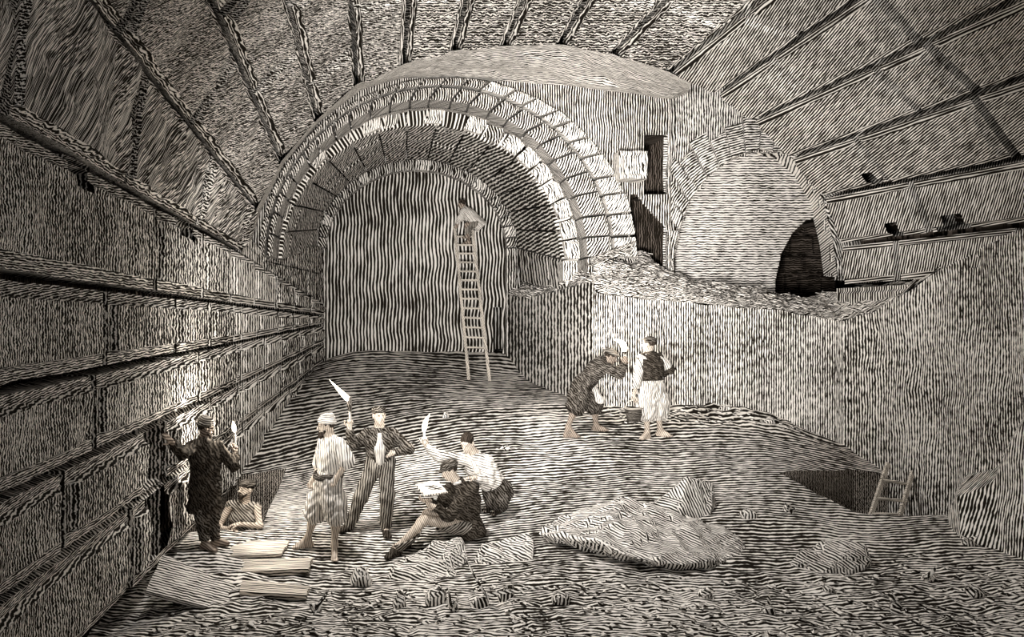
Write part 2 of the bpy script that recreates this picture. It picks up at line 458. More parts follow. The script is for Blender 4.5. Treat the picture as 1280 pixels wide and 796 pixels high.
# spandrel wall over the first order, with its two dark recesses
mb = MB()
us = uv_front(Y2 + .1)
sx = [xof(300, Y2) + k * .045 for k in range(int((xof(846, Y2) - xof(300, Y2)) / .045) + 1)]
sz = [3.2 + k * .045 for k in range(103)]
def in_arch(x, z): 
    a = A_out
    dx = (x - a.c) / (a.a - .12); dz = (z - a.zs) / (a.b - .12)
    return (z < a.zs and abs(dx) < 1) or (dx * dx + dz * dz < 1)
rec1 = (xof(806, Y2), xof(836, Y2), zof(242, Y2), zof(168, Y2))
def in_rec(x, z):
    if rec1[0] < x < rec1[1] and rec1[2] < z < rec1[3]: return True
    cxr, czr = xof(786, Y2), zof(300, Y2)
    return x > A_out.r - .1 and x < xof(836, Y2) and z < zof(240, Y2) - max(0, (x - xof(797, Y2))) * 1.1 - .05
ids = {}
def spf(i, j): 
    if (i, j) not in ids:
        x, z = sx[i], sz[j]
        ids[i, j] = mb.vert((x, Y2 + .1 + .03 * noise.fractal(Vector((x * 2, 0, z * 2)), 1, 2, 4), z))
    return ids[i, j]
for i in range(len(sx) - 1):
    for j in range(len(sz) - 1):
        x, z = (sx[i] + sx[i + 1]) / 2, (sz[j] + sz[j + 1]) / 2
        if in_arch(x, z) or in_rec(x, z): continue
        mb.face([spf(i, j), spf(i + 1, j), spf(i + 1, j + 1), spf(i, j + 1)], us)
mb.cur = 1  # recess back, top and bottom painted dark as shade
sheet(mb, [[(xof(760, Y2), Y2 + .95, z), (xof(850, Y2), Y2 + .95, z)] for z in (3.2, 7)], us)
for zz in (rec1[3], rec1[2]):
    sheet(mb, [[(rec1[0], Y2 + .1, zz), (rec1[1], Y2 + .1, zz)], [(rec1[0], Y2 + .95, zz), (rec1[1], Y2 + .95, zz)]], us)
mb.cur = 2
# corbel block left sticking out beside the recess
def cor(p): return p
for (a, b, t, u, d) in ((773, 809, 189, 224, .34),):
    x0, x1, z0, z1 = xof(a, Y2 - .3), xof(b, Y2 - .3), zof(u, Y2 - .3), zof(t, Y2 - .3)
    block(mb, [Vector((x0, Y2 - d, z0)), Vector((x1, Y2 - d, z0)), Vector((x1, Y2 - d, z1)), Vector((x0, Y2 - d, z1))], uv_front(Y2, .1), gap=.004, margin=.06, raise_=-.03, rough=.02, res=.08, depth=.6, out=(0, -1, 0), jag=.02)
struct(mb.build('wall_back_spandrel', [M_SPAND, M_DARK, M_PALE]))

# rough soffit between the vault's end and the spandrel
mb = MB()
up = [(302, 316), (321, 261), (352, 201), (397, 148), (446, 105), (505, 80), (567, 63), (630, 58), (700, 55), (765, 67), (837, 90), (872, 108)]
lo = [(310, 316), (327, 262), (356, 203), (401, 152), (452, 112), (507, 97), (567, 98), (630, 102), (690, 106), (750, 112), (842, 124), (866, 114)]
rows = []
for t in range(7):
    f = t / 6; row = []
    for k in range(len(up) - 1):
        for s in range(4):
            g = s / 4
            a = P(lerp(up[k][0], up[k + 1][0], g), lerp(up[k][1], up[k + 1][1], g), YV - .16)
            b = P(lerp(lo[k][0], lo[k + 1][0], g), lerp(lo[k][1], lo[k + 1][1], g), Y2 + .12)
            if k >= 10: b = P(lerp(lo[k][0], lo[k + 1][0], g), lerp(lo[k][1], lo[k + 1][1], g), Y2 + .12)
            p = a.lerp(b, f); p.z += .06 * noise.fractal(p * 1.7, 1, 2, 4) * (1 if 0 < t < 6 else .3)
            row.append(p)
    rows.append(row)
sheet(mb, rows, lambda p: ((p.z * .9 + p.y * .9) * 1000 / (14.3 * PITCH), p.x * 1000 / (14.3 * PITCH)))
struct(mb.build('ceiling_soffit', [M_SOFF]))

# ------------------------------------------------------------------ bay on the right with its own round arch
YR = 15.05
mb = MB()
arc_px = [(840, 345), (842, 325), (849, 288), (862, 252), (885, 221), (915, 198), (950, 186), (982, 192), (1008, 214), (1028, 250), (1040, 300), (1046, 345)]
def arch_pts(n):
    out = []; m_ = len(arc_px) - 1
    for k in range(n + 1):
        t = k / n * m_; i = min(int(t), m_ - 1); out.append((lerp(arc_px[i][0], arc_px[i + 1][0], t - i), lerp(arc_px[i][1], arc_px[i + 1][1], t - i)))
    return out
ap = arch_pts(44)
cxp, cyp = 945, 330
# face of the bay: from the arch edge outwards, laid as rough fan stones
K = 22
for k in range(K):
    i0, i1 = int(k * 44 / K), int((k + 1) * 44 / K)
    a, b = ap[i0], ap[i1]
    def outp(q, r):
        d = Vector((q[0] - cxp, q[1] - cyp)); L_ = d.length; d.normalize()
        return (max(838.5, q[0] + d.x * r), q[1] + d.y * r)
    mb.cur = 0
    r1 = R.uniform(36, 56)
    a1, b1 = outp(a, r1), outp(b, r1)
    if a[1] > 300:
        xe = 838 if a[0] < 940 else 1070
        a1, b1 = (xe, a[1]), (xe, b[1])
    ang = math.atan2(-(a[1] - cyp), a[0] - cxp)
    uf = uv_front(YR, ang - math.pi / 2 + 1.57)
    block(mb, [P(*a, YR), P(*b, YR), P(*b1, YR), P(*a1, YR)], uf, gap=.008, margin=.02, raise_=.01, rough=.035, res=.1, depth=.3, out=(0, -1, 0), jag=.03)
mb.cur = 1
nx, nz = 34, 46
gx = [xof(837, YR) + k * (xof(1075, YR) - xof(837, YR)) / nx for k in range(nx + 1)]
gz = [zof(350, YR) + k * (zof(85, YR) - zof(350, YR)) / nz for k in range(nz + 1)]
def inside_arch(x, z):
    px, py = CX + x * F / YR, CY - (z - CZ) * F / YR
    ins = False
    poly = [(840, 420)] + arc_px + [(1046, 420)]
    for i in range(len(poly)):
        (xa, ya), (xb, yb) = poly[i], poly[i - 1]
        if (ya > py) != (yb > py) and px < (xb - xa) * (py - ya) / (yb - ya) + xa: ins = not ins
    return ins
vid = {}
def gv(i, j):
    if (i, j) not in vid:
        vid[i, j] = mb.vert((gx[i], YR + .09 + .03 * noise.fractal(Vector((gx[i] * 2, 5, gz[j] * 2)), 1, 2, 4), gz[j]))
    return vid[i, j]
for i in range(nx):
    for j in range(nz):
        c = ((gx[i] + gx[i + 1]) / 2, (gz[j] + gz[j + 1]) / 2)
        pc = (CX + c[0] * F / YR, CY - (c[1] - CZ) * F / YR)
        if inside_arch(*c) : continue
        mb.face([gv(i, j), gv(i + 1, j), gv(i + 1, j + 1), gv(i, j + 1)], uv_front(YR))
# the return of the bay back to the spandrel
x0 = xof(838, YR)
sheet(mb, [[(x0, YR - .02, z), (x0, Y2 + .2, z)] for z in [zof(350, YR) + k * .3 for k in range(15)]], uv_front(YR, 1.2))
# reveal of the arch
mb.cur = 2
YN = 15.5
rows = []
for q in ap:
    row = []
    for f in range(7):
        p = P(*q, YR); p.y = lerp(YR - .02, YN, f / 6); p += Vector((0, 0, .05 * noise.noise(p * 2)))
        row.append(p)
    rows.append(row)
sheet(mb, rows, lambda p: ((p.z) * F / (YN * PITCH) + .3 * p.y * F / (YN * PITCH), p.x * F / (YN * PITCH)))
struct(mb.build('wall_back_bay', [M_PLAST, M_PLAST, M_SOFF]))
# back of the bay, plastered, with a low dark arched hole
mb = MB()
nicheY = YN - .02
hole_px = [(968, 420), (969, 350), (976, 318), (990, 292), (1008, 275), (1026, 270), (1060, 275), (1075, 420)]
def in_poly(px, py, poly):
    ins = False
    for i in range(len(poly)):
        (xa, ya), (xb, yb) = poly[i], poly[i - 1]
        if (ya > py) != (yb > py) and px < (xb - xa) * (py - ya) / (yb - ya) + xa: ins = not ins
    return ins
nx, nz = 170, 150
gx = [xof(839, YR) + k * (xof(1090, nicheY) - xof(839, YR)) / nx for k in range(nx + 1)]
gz = [zof(380, nicheY) + k * (zof(160, nicheY) - zof(380, nicheY)) / nz for k in range(nz + 1)]
vid = {}
un = lambda p: ((p.z) * F / (nicheY * PITCH), p.x * F / (nicheY * PITCH))
def gw(i, j):
    if (i, j) not in vid:
        vid[i, j] = mb.vert((gx[i], nicheY + .05 * noise.fractal(Vector((gx[i] * 1.2, 5, gz[j] * 1.5)), 1, 2, 4), gz[j]))
    return vid[i, j]
for i in range(nx):
    for j in range(nz):
        c = ((gx[i] + gx[i + 1]) / 2, (gz[j] + gz[j + 1]) / 2)
        if in_poly(CX + c[0] * F / nicheY, CY - (c[1] - CZ) * F / nicheY, hole_px): continue
        mb.face([gw(i, j), gw(i + 1, j), gw(i + 1, j + 1), gw(i, j + 1)], un)
mb.cur = 1  # inside of the hole painted dark as shade
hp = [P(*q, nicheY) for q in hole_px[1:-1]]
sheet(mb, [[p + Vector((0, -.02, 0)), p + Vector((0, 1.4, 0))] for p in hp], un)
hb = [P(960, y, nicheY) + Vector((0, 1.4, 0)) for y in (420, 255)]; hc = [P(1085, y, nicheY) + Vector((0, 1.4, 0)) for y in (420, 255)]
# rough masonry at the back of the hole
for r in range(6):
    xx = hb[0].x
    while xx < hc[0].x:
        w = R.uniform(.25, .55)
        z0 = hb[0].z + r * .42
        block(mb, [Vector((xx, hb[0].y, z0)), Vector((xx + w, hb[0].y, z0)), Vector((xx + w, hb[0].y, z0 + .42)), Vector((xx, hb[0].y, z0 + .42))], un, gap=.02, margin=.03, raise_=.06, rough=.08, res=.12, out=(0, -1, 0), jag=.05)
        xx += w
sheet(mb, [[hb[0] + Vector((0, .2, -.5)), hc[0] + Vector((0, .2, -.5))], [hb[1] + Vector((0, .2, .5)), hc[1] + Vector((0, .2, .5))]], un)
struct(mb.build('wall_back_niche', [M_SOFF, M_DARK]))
# small pale patch where the plaster has gone

# the solid ground and masonry behind every face, so that no daylight leaks in: open only behind the viewer
mb = MB()
X0, X1, Ya, Yb_, Z0, Z1 = -3.9, 10.2, 2.4, 24.0, -2.5, 9.6
c = lambda x, y, z: (x, y, z)
for q in (((X0, Ya, Z0), (X0, Yb_, Z0), (X0, Yb_, Z1), (X0, Ya, Z1)), ((X1, Ya, Z0), (X1, Ya, Z1), (X1, Yb_, Z1), (X1, Yb_, Z0)), ((X0, Ya, Z1), (X0, Yb_, Z1), (X1, Yb_, Z1), (X1, Ya, Z1)),
          ((X0, Yb_, Z0), (X1, Yb_, Z0), (X1, Yb_, Z1), (X0, Yb_, Z1)), ((X0, Ya, Z0), (X1, Ya, Z0), (X1, Yb_, Z0), (X0, Yb_, Z0))):
    sheet(mb, [[q[0], q[1]], [q[3], q[2]]], lambda p: (p.x * 9, p.z * 9 + p.y * 5))
struct(mb.build('wall_outer', [M_DARK]))
# ------------------------------------------------------------------ ground: a smooth sheet through surveyed points
GP = [(200, 790, 7.6), (420, 796, 7.35), (640, 796, 7.35), (900, 796, 7.35), (1270, 796, 7.4), (165, 780, 7.9), (400, 745, 8.55), (405, 690, 9.7), (480, 668, 10.35), (600, 655, 10.6),
      (560, 600, 11.6), (560, 545, 13.0), (740, 542, 12.7), (820, 545, 12.6), (500, 490, 16.5), (590, 476, 18.5), (430, 441, 21), (620, 441, 21.2), (650, 462, 20), (700, 488, 17),
      (760, 507, 14.4), (860, 503, 14.1), (950, 513, 13.6), (1005, 548, 12.9), (1067, 590, 12.0), (975, 592, 11.4), (1070, 644, 10.6), (1190, 641, 10.6), (1290, 672, 9.7),
      (1000, 720, 8.8), (850, 622, 10.9), (300, 655, 10.6), (250, 684, 9.5), (345, 585, 13.2), (301, 587, 13.6), (345, 523, 15.9), (404, 453, 21), (700, 700, 9.1), (820, 722, 8.75), (900, 560, 12.2)]
XY = []; ZZ = []
for px, py, Y in GP:
    p = P(px, py, Y); XY.append((p.x, p.y)); ZZ.append(p.z)
for x, y, z in ((-2.6, 3, -.12), (2, 3, -.12), (7.6, 3, -.1), (0, 5, -.12), (5, 5, -.12), (0, 23, 1.75), (3.2, 23, 1.8), (-2.5, 23, 1.7), (8.5, 14, .5), (-2.6, 5, -.15)):
    XY.append((x, y)); ZZ.append(z)
XY = np.array(XY); ZZ = np.array(ZZ)
def tps(a, b):
    d = np.sqrt(((a[:, None, :] - b[None, :, :]) ** 2).sum(2)); return np.where(d > 0, d * d * np.log(d + 1e-9), 0.)
nP = len(XY)
Kk = tps(XY, XY) + np.eye(nP) * .25
Pm = np.hstack([np.ones((nP, 1)), XY])
Am = np.block([[Kk, Pm], [Pm.T, np.zeros((3, 3))]])
sol = np.linalg.solve(Am, np.concatenate([ZZ, np.zeros(3)]))
def ground_np(xy): return tps(xy, XY) @ sol[:nP] + np.hstack([np.ones((len(xy), 1)), xy]) @ sol[nP:]
def gz_raw(x, y): return float(ground_np(np.array([[x, y]]))[0])
def rough_at(x, y):
    n1 = noise.fractal(Vector((x * 1.1, y * 1.1, 0)), 1, 2, 3); n2 = noise.fractal(Vector((x * 4.2, y * 4.2, 9)), .9, 2, 4)
    near = sstep(9.9, 8.2, y) * .8 + sstep(12.2, 14.0, y) * sstep(3., 4.2, x) * .8
    return .035 * n1 + (.010 + .045 * near) * n2
def ground(x, y): return gz_raw(x, y) + rough_at(x, y)

PIT_L = [(-2.75, 10.15), (-1.72, 10.30), (-1.72, 13.0), (-2.75, 13.25)]
PIT_R = [(5.53, 11.42), (6.16, 10.62), (7.75, 10.55), (7.75, 12.1), (6.95, 12.05)]
def in_pl(x, y, poly):
    ins = False
    for i in range(len(poly)):
        (xa, ya), (xb, yb) = poly[i], poly[i - 1]
        if (ya > y) != (yb > y) and x < (xb - xa) * (y - ya) / (yb - ya) + xa: ins = not ins
    return ins
import bmesh
gx = list(np.arange(-2.9, 8.61, .09)); gy = [3.0]
while gy[-1] < 22.9: gy.append(gy[-1] + (.06 if 7 < gy[-1] < 12 else .11))
pts = np.array([(x, y) for y in gy for x in gx])
zz = ground_np(pts)
bm = bmesh.new()
vs = []
for (x, y), z in zip(pts, zz): vs.append(bm.verts.new((x, y, z + rough_at(x, y))))
nX = len(gx)
for j in range(len(gy) - 1):
    for i in range(nX - 1):
        bm.faces.new((vs[j * nX + i], vs[j * nX + i + 1], vs[(j + 1) * nX + i + 1], vs[(j + 1) * nX + i]))
for poly in (PIT_L, PIT_R):
    for i in range(len(poly)):
        a, b = Vector((*poly[i - 1], 0)), Vector((*poly[i], 0)); d = (b - a).normalized()
        c = (a + b) / 2; rad = (b - a).length / 2 + .3
        gsel = [f for f in bm.faces if (f.calc_center_median().xy - c.xy).length < rad]
        geom = set(gsel) | {e for f in gsel for e in f.edges} | {v for f in gsel for v in f.verts}
        bmesh.ops.bisect_plane(bm, geom=list(geom), plane_co=a, plane_no=Vector((-d.y, d.x, 0)))
    kill = [f for f in bm.faces if in_pl(*f.calc_center_median().xy, poly)]
    bmesh.ops.delete(bm, geom=kill, context='FACES')
mb = MB()
for v in bm.verts: v.index = 0
bm.verts.index_update()
mb.v = [tuple(v.co) for v in bm.verts]
prof = [(y, float(ground_np(np.array([[interp(y, [(11.5, 1.8), (14.5, .3)]), y]]))[0])) for y in np.arange(2.8, 23.2, .2)]
kf = F / 2.9
uvg = lambda p: ((CZ - interp(p.y, prof)) * kf / p.y, p.x * kf / p.y)
for f in bm.faces: mb.face([v.index for v in f.verts], uvg)
bm.free()
# cut sides and bottoms of the two pits
mb.cur = 1
for poly, dz in ((PIT_L, 1.25), (PIT_R, 1.5)):
    n = len(poly); tops = []
    for i in range(n):
        a, b = Vector(poly[i]), Vector(poly[(i + 1) % n]); m = max(2, int((b - a).length / .15))
        rows = [[], [], []]
        zb = gz_raw(*((Vector(poly[0]) + Vector(poly[2])) / 2)) - dz
        for k in range(m + 1):
            p = a.lerp(b, k / m); z = ground(p.x, p.y)
            for r, t in enumerate((0, .5, 1)):
                w = .03 * noise.noise(Vector((p.x * 3, p.y * 3, t * 4))) * (1 if r else 0)
                rows[r].append((p.x + w, p.y + w, lerp(z + .002, zb, t)))
        sheet(mb, rows, (lambda p: (p.x * 1000 / (11.5 * PITCH) + p.y * 9, p.z * 90)))
    c = [mb.vert((*q, gz_raw(*((Vector(poly[0]) + Vector(poly[2])) / 2)) - dz)) for q in poly]
    mb.face(c, uvg)
struct(mb.build('floor', [M_EARTH, M_CUT], smooth=True))

# ------------------------------------------------------------------ rough rendered wall along the right, rubble lying on top of it
TP = [(3.05, 21.0, zof(370, 21)), (3.25, 18.5, zof(371, 18.5)), (3.60, 14.45, zof(352, 14.45)), (3.66, 14.3, zof(366, 14.3)), (4.3, 14.15, zof(372, 14.15)), (5.50, 13.9, zof(381, 13.9)), (6.6, 13.6, zof(388, 13.6)), (7.42, 13.2, zof(402, 13.2)),
      (7.50, 12.3, zof(388, 12.3)), (7.53, 11.0, zof(338, 11.0)), (7.55, 9.56, zof(284, 9.56)), (7.56, 8.0, zof(215, 8.)), (7.57, 2.6, 4.6)]
cum = [0.]
for a, b in zip(TP, TP[1:]): cum.append(cum[-1] + math.hypot(a[0] - b[0], a[1] - b[1]))
def wall_at(s):
    for k in range(len(TP) - 1):
        if s <= cum[k + 1]:
            t = (s - cum[k]) / (cum[k + 1] - cum[k]); return [lerp(TP[k][c], TP[k + 1][c], t) for c in range(3)]
    return list(TP[-1])
mb = MB()
ns = int(cum[-1] / .12); rows = []; uacc = []
for r in range(26):
    row = []
    for k in range(ns + 1):
        x, y, zt = wall_at(cum[-1] * k / ns)
        zb = -.9
        z = lerp(zt + .04 * noise.noise(Vector((x * 3, y * 3, 0))), zb, r / 25)
        n_ = .05 * noise.fractal(Vector((x * 1.5, y * 1.5, z * 1.2)), 1, 2, 5)
        side = sstep(13.4, 12.6, y)
        if abs(x - 5.5) < .05: n_ += .12
        row.append(Vector((x - n_ * side - .25 * (r / 25) * 0, y + n_ * (1 - side), z)))
    rows.append(row)
def uvr(p):
    s = sstep(13.9, 12.4, p.y) if p.x > 7 else 0.
    if p.x < 3.64 and p.y > 14.4: return (3.6 * F / PITCH / p.y, (p.z - CZ) * F / PITCH / p.y)
    if p.x > 7.38: return (7.5 * F / PITCH / p.y, (p.z - CZ) * F / PITCH / p.y)
    return (p.x * F / PITCH / p.y, (p.z - CZ) * F / PITCH / p.y)
sheet(mb, rows, uvr, flip=True)
# small shoulder on the slope at the lower right
struct(mb.build('wall_right_render', [M_PLAST], smooth=True))

# rubble heap: between the wall's top edge and the arches
mb = MB(); rows = []
NS, ND = 150, 16
for d in range(ND + 1):
    row = []
    for k in range(NS + 1):
        s = lerp(0.0, cum[9], k / NS); x, y, zt = wall_at(s); t = d / ND
        # back line
        if y > 14.46: bx, by, bz = x + .85, y, zt + lerp(.7, .15, min(1, (y - 14.46) / 5))
        elif s < cum[7]: bx, by, bz = x + .15, 15.12, zof(interp(x, [(3.6, 322), (4.6, 318), (4.95, 332), (5.5, 350), (6.5, 362), (7.4, 372)]), 15.12)
        else: bx, by, bz = max(x + .5, 8.0), lerp(15.12, y, min(1, (s - cum[7]) / (cum[8] - cum[7]))), zt + .45
        p = Vector((lerp(x, bx, t), lerp(y, by, t), lerp(zt, bz, t)))
        hump = math.sin(math.pi * min(1, t * 1.3)) * .14 if s < cum[7] else .03
        p.z += hump + (.10 if 0 < d else .03) * noise.fractal(p * 3.5, .9, 2, 4)
        if 0 < d: p += .06 * noise.noise_vector(p * 4.)
        row.append(p)
    rows.append(row)
RB = rows
sheet(mb, rows, lambda p: (p.z * F / (14 * PITCH) + p.y * 16, p.x * F / (14 * PITCH)))
struct(mb.build('ground_rubble', [M_RUBB]))

# buttress of rock face at the frame's lower right
mb = MB(); rows = []
oc = [(1182, 645), (1195, 625), (1240, 600), (1262, 560), (1290, 505)]
for k in range(len(oc) * 5 - 4):
    i = min(k // 5, len(oc) - 2); f = (k - i * 5) / 5
    px, py = lerp(oc[i][0], oc[i + 1][0], f), lerp(oc[i][1], oc[i + 1][1], f)
    Y = lerp(10.3, 9.2, k / (len(oc) * 5 - 5))
    row = []
    top = P(px, py, Y)
    for r in range(9):
        p = Vector((top.x - .02 * r, top.y - .12 * r * .4, lerp(top.z, min(-.2, top.z - .2), r / 8)))
        row.append(p + .05 * noise.noise_vector(p * 2.2))
    row.insert(0, top + Vector((.5, .5, .25)))
    rows.append(row)
rows.append([Vector((7.75, p.y - .1, p.z + .1)) for p in rows[-1]])
sheet(mb, rows, lambda p: (p.y * 24 - p.x * 8, p.z * 25))
struct(mb.build('wall_right_buttress', [M_PLAST], smooth=True))
# ------------------------------------------------------------------ bodies: one continuous skin grown around tapered limbs
def nrm(v): v = Vector(v); return v.normalized() if v.length > 1e-9 else Vector((0, 0, 1))
class Skin:
    def __init__(s): s.pr = []; s.clips = []; s.fold = None
    def cone(s, a, b, ra, rb=None, k=.03): s.pr.append(('c', np.array(a, float), np.array(b, float), ra, ra if rb is None else rb, k)); return s
    def chain(s, pts, rad, k=.03):
        for i in range(len(pts) - 1): s.cone(pts[i], pts[i + 1], rad[i], rad[i + 1], k)
        return s
    def ell(s, c, axes, r, k=.02, sub=False): s.pr.append(('s' if sub else 'e', np.array(c, float), np.array([list(a) for a in axes], float), np.array(r, float), k)); return s
    def clip(s, pt, n): s.clips.append((np.array(pt, float), np.array(nrm(n), float))); return s       # keep the side n points away from
    def mesh(s, vox):
        lo, hi = [], []
        for p in s.pr:
            if p[0] == 'c':
                r = max(p[3], p[4]) + p[5]; lo.append(np.minimum(p[1], p[2]) - r); hi.append(np.maximum(p[1], p[2]) + r)
            else:
                r = p[3].max() + p[4]; lo.append(p[1] - r); hi.append(p[1] + r)
        L = np.min(lo, 0) - 3 * vox; H = np.max(hi, 0) + 3 * vox
        n = np.ceil((H - L) / vox).astype(int) + 1
        Fd = np.full(n, .3, np.float32)
        ax = [L[i] + vox * np.arange(n[i]) for i in range(3)]
        for p, l, h in zip(s.pr, lo, hi):
            m = .05
            i0 = np.maximum(0, np.floor((l - m - L) / vox).astype(int)); i1 = np.minimum(n, np.ceil((h + m - L) / vox).astype(int) + 1)
            X = ax[0][i0[0]:i1[0], None, None]; Y = ax[1][None, i0[1]:i1[1], None]; Z = ax[2][None, None, i0[2]:i1[2]]
            if p[0] == 'c':
                a, b = p[1], p[2]; ab = b - a; dd = max(1e-9, ab @ ab)
                t = np.clip(((X - a[0]) * ab[0] + (Y - a[1]) * ab[1] + (Z - a[2]) * ab[2]) / dd, 0, 1)
                d = np.sqrt((X - a[0] - t * ab[0]) ** 2 + (Y - a[1] - t * ab[1]) ** 2 + (Z - a[2] - t * ab[2]) ** 2) - (p[3] + (p[4] - p[3]) * t)
                k = p[5]
            else:
                q = [(X - p[1][0]) * A[0] + (Y - p[1][1]) * A[1] + (Z - p[1][2]) * A[2] for A in p[2]]
                k0 = np.sqrt(sum((qq / r) ** 2 for qq, r in zip(q, p[3]))); k1 = np.sqrt(sum((qq / r ** 2) ** 2 for qq, r in zip(q, p[3])))
                d = k0 * (k0 - 1) / np.maximum(k1, 1e-6); k = p[4]
            sl = Fd[i0[0]:i1[0], i0[1]:i1[1], i0[2]:i1[2]]
            if p[0] == 's':
                hh = np.maximum(k - np.abs(sl + d), 0) / k; new = np.maximum(sl, -d) + hh * hh * k / 4
            else:
                hh = np.maximum(k - np.abs(sl - d), 0) / k; new = np.minimum(sl, d) - hh * hh * k / 4
            Fd[i0[0]:i1[0], i0[1]:i1[1], i0[2]:i1[2]] = new
        X = ax[0][:, None, None]; Y = ax[1][None, :, None]; Z = ax[2][None, None, :]
        if s.fold:
            amp, fr, sd = s.fold
            Fd += amp * (np.sin(fr * X + 2.2 * np.sin(fr * .31 * Z + sd) + sd) * np.sin(fr * .8 * Y + 1.3 * np.sin(fr * .27 * Z - sd)) + .6 * np.sin(fr * .9 * Z + 2.5 * np.sin(fr * .4 * X + sd)))
        for c, nn in s.clips:
            Fd = np.maximum(Fd, ((X - c[0]) * nn[0] + (Y - c[1]) * nn[1] + (Z - c[2]) * nn[2]).astype(np.float32))
        return surface_nets(Fd, L, vox)

def surface_nets(Fd, L, vox):
    S = Fd < 0
    nx, ny, nz = S.shape
    corners = [(i, j, k) for i in (0, 1) for j in (0, 1) for k in (0, 1)]
    cnt = sum(S[i:nx - 1 + i, j:ny - 1 + j, k:nz - 1 + k].astype(np.int8) for i, j, k in corners)
    act = (cnt > 0) & (cnt < 8)
    idx = np.full(act.shape, -1, np.int64); cells = np.argwhere(act); idx[act] = np.arange(len(cells))
    acc = np.zeros((len(cells), 3)); num = np.zeros(len(cells))
    cx, cy, cz = cells.T
    for a in corners:
        for d in range(3):
            if a[d]: continue
            b = list(a); b[d] = 1
            fa = Fd[cx + a[0], cy + a[1], cz + a[2]]; fb = Fd[cx + b[0], cy + b[1], cz + b[2]]
            m = (fa < 0) != (fb < 0)
            t = np.where(m, fa / np.where(m, fa - fb, 1), 0)
            pt = np.tile(np.array(a, float), (len(cells), 1)); pt[:, d] = t
            acc[m] += pt[m]; num[m] += 1
    V = (cells + acc / num[:, None]) * vox + L
    faces = []
    for d in range(3):
        e1, e2 = [(1, 2), (2, 0), (0, 1)][d]
        sl0 = [slice(None)] * 3; sl1 = [slice(None)] * 3; sl0[d] = slice(0, -1); sl1[d] = slice(1, None)
        A, B = S[tuple(sl0)], S[tuple(sl1)]
        ed = np.argwhere(A != B)
        ed = ed[(ed[:, e1] > 0) & (ed[:, e2] > 0) & (ed[:, e1] < Fd.shape[e1] - 1) & (ed[:, e2] < Fd.shape[e2] - 1)]
        if not len(ed): continue
        def at(o1, o2):
            q = ed.copy(); q[:, e1] -= o1; q[:, e2] -= o2; return idx[q[:, 0], q[:, 1], q[:, 2]]
        Q = np.stack([at(1, 1), at(0, 1), at(0, 0), at(1, 0)], 1)
        fl = ~A[ed[:, 0], ed[:, 1], ed[:, 2]]
        Q[fl] = Q[fl][:, ::-1]
        faces.append(Q)
    return V, np.concatenate(faces)

def grow(sk, name, m, root, vox=.008, uvd=(1, 0, 0), pitch=.042, base=None):
    pitch *= .72
    V, Q = sk.mesh(vox)
    base = np.array(root['_b']) if base is None else np.array(base)
    me = bpy.data.meshes.new(name)
    me.vertices.add(len(V)); me.vertices.foreach_set('co', (V - base).ravel())
    me.loops.add(Q.size); me.loops.foreach_set('vertex_index', Q.ravel().astype(np.int32))
    me.polygons.add(len(Q)); me.polygons.foreach_set('loop_start', np.arange(0, Q.size, 4, dtype=np.int32)); me.polygons.foreach_set('loop_total', np.full(len(Q), 4, np.int32))
    me.update(calc_edges=True)
    u = np.array(nrm(uvd)); w_ = np.array(nrm(Vector(u).cross(Vector((0.05, 1, .05))))); 
    uv = np.stack([V @ u / pitch, V @ w_ / pitch], 1)[Q.ravel()]
    ul = me.uv_layers.new(name='hatch'); ul.data.foreach_set('uv', uv.ravel().astype(np.float32))
    me.polygons.foreach_set('use_smooth', np.ones(len(Q), bool))
    me.materials.append(m); me.validate(); me.update()
    o = bpy.data.objects.new(name, me); COL.objects.link(o)
    if root is not None: o.parent = root
    return o
def free(sk, name, m, base, **k):
    o = grow(sk, name, m, None, base=base, **k); o.location = Vector(base); return o

SK = mat('skin', ink=(.12, .09, .07), paper=(.74, .64, .54), duty=.62, soft=.45, distort=.25, broken=.3, stain=.1, nscale=.2, along=.2)
SKD = mat('skin, dark', ink=(.07, .05, .04), paper=(.42, .35, .29), duty=.55, soft=.45, distort=.25, broken=.3, stain=.1, nscale=.2, along=.2)
WHITE = mat('white cotton', ink=(.035, .03, .025), paper=(.85, .80, .74), duty=.66, soft=.4, distort=.3, broken=.4, stain=.15, nscale=.25, along=.12)
GREY = mat('grey cloth', paper=(.46, .42, .37), duty=.42, soft=.4, distort=.3, broken=.4, stain=.2, nscale=.25, along=.15)
DARK = mat('black wool', paper=(.10, .085, .07), duty=.36, soft=.35, distort=.8, broken=.6, stain=.2, nscale=.5, along=.4)
DARK2 = mat('dark jacket cloth', paper=(.19, .17, .15), duty=.36, soft=.35, distort=.7, broken=.6, stain=.2, nscale=.5, along=.3)
HAIR = mat('black hair', paper=(.07, .055, .045), duty=.35, distort=.6)
WOOD = mat('weathered wood', paper=(.88, .80, .70), duty=.58, soft=.3, distort=.35, broken=.5, stain=.2, nscale=.2, along=.06)
WAX = mat('candle wax', paper=(.95, .92, .86), hatch=False, stain=.05)
PAPER_ = mat('drawing paper', paper=(.95, .91, .84), hatch=False, stain=.04)
LINE = mat('pencil line', paper=(.06, .05, .04), hatch=False, stain=.04)
FLAME = glow('flame', (1, .86, .62), 6.)

def ortho(fwd, up):
    f = nrm(fwd); s = nrm(f.cross(Vector(up))); u = s.cross(f); return s, f, u        # side (its right), forward, up

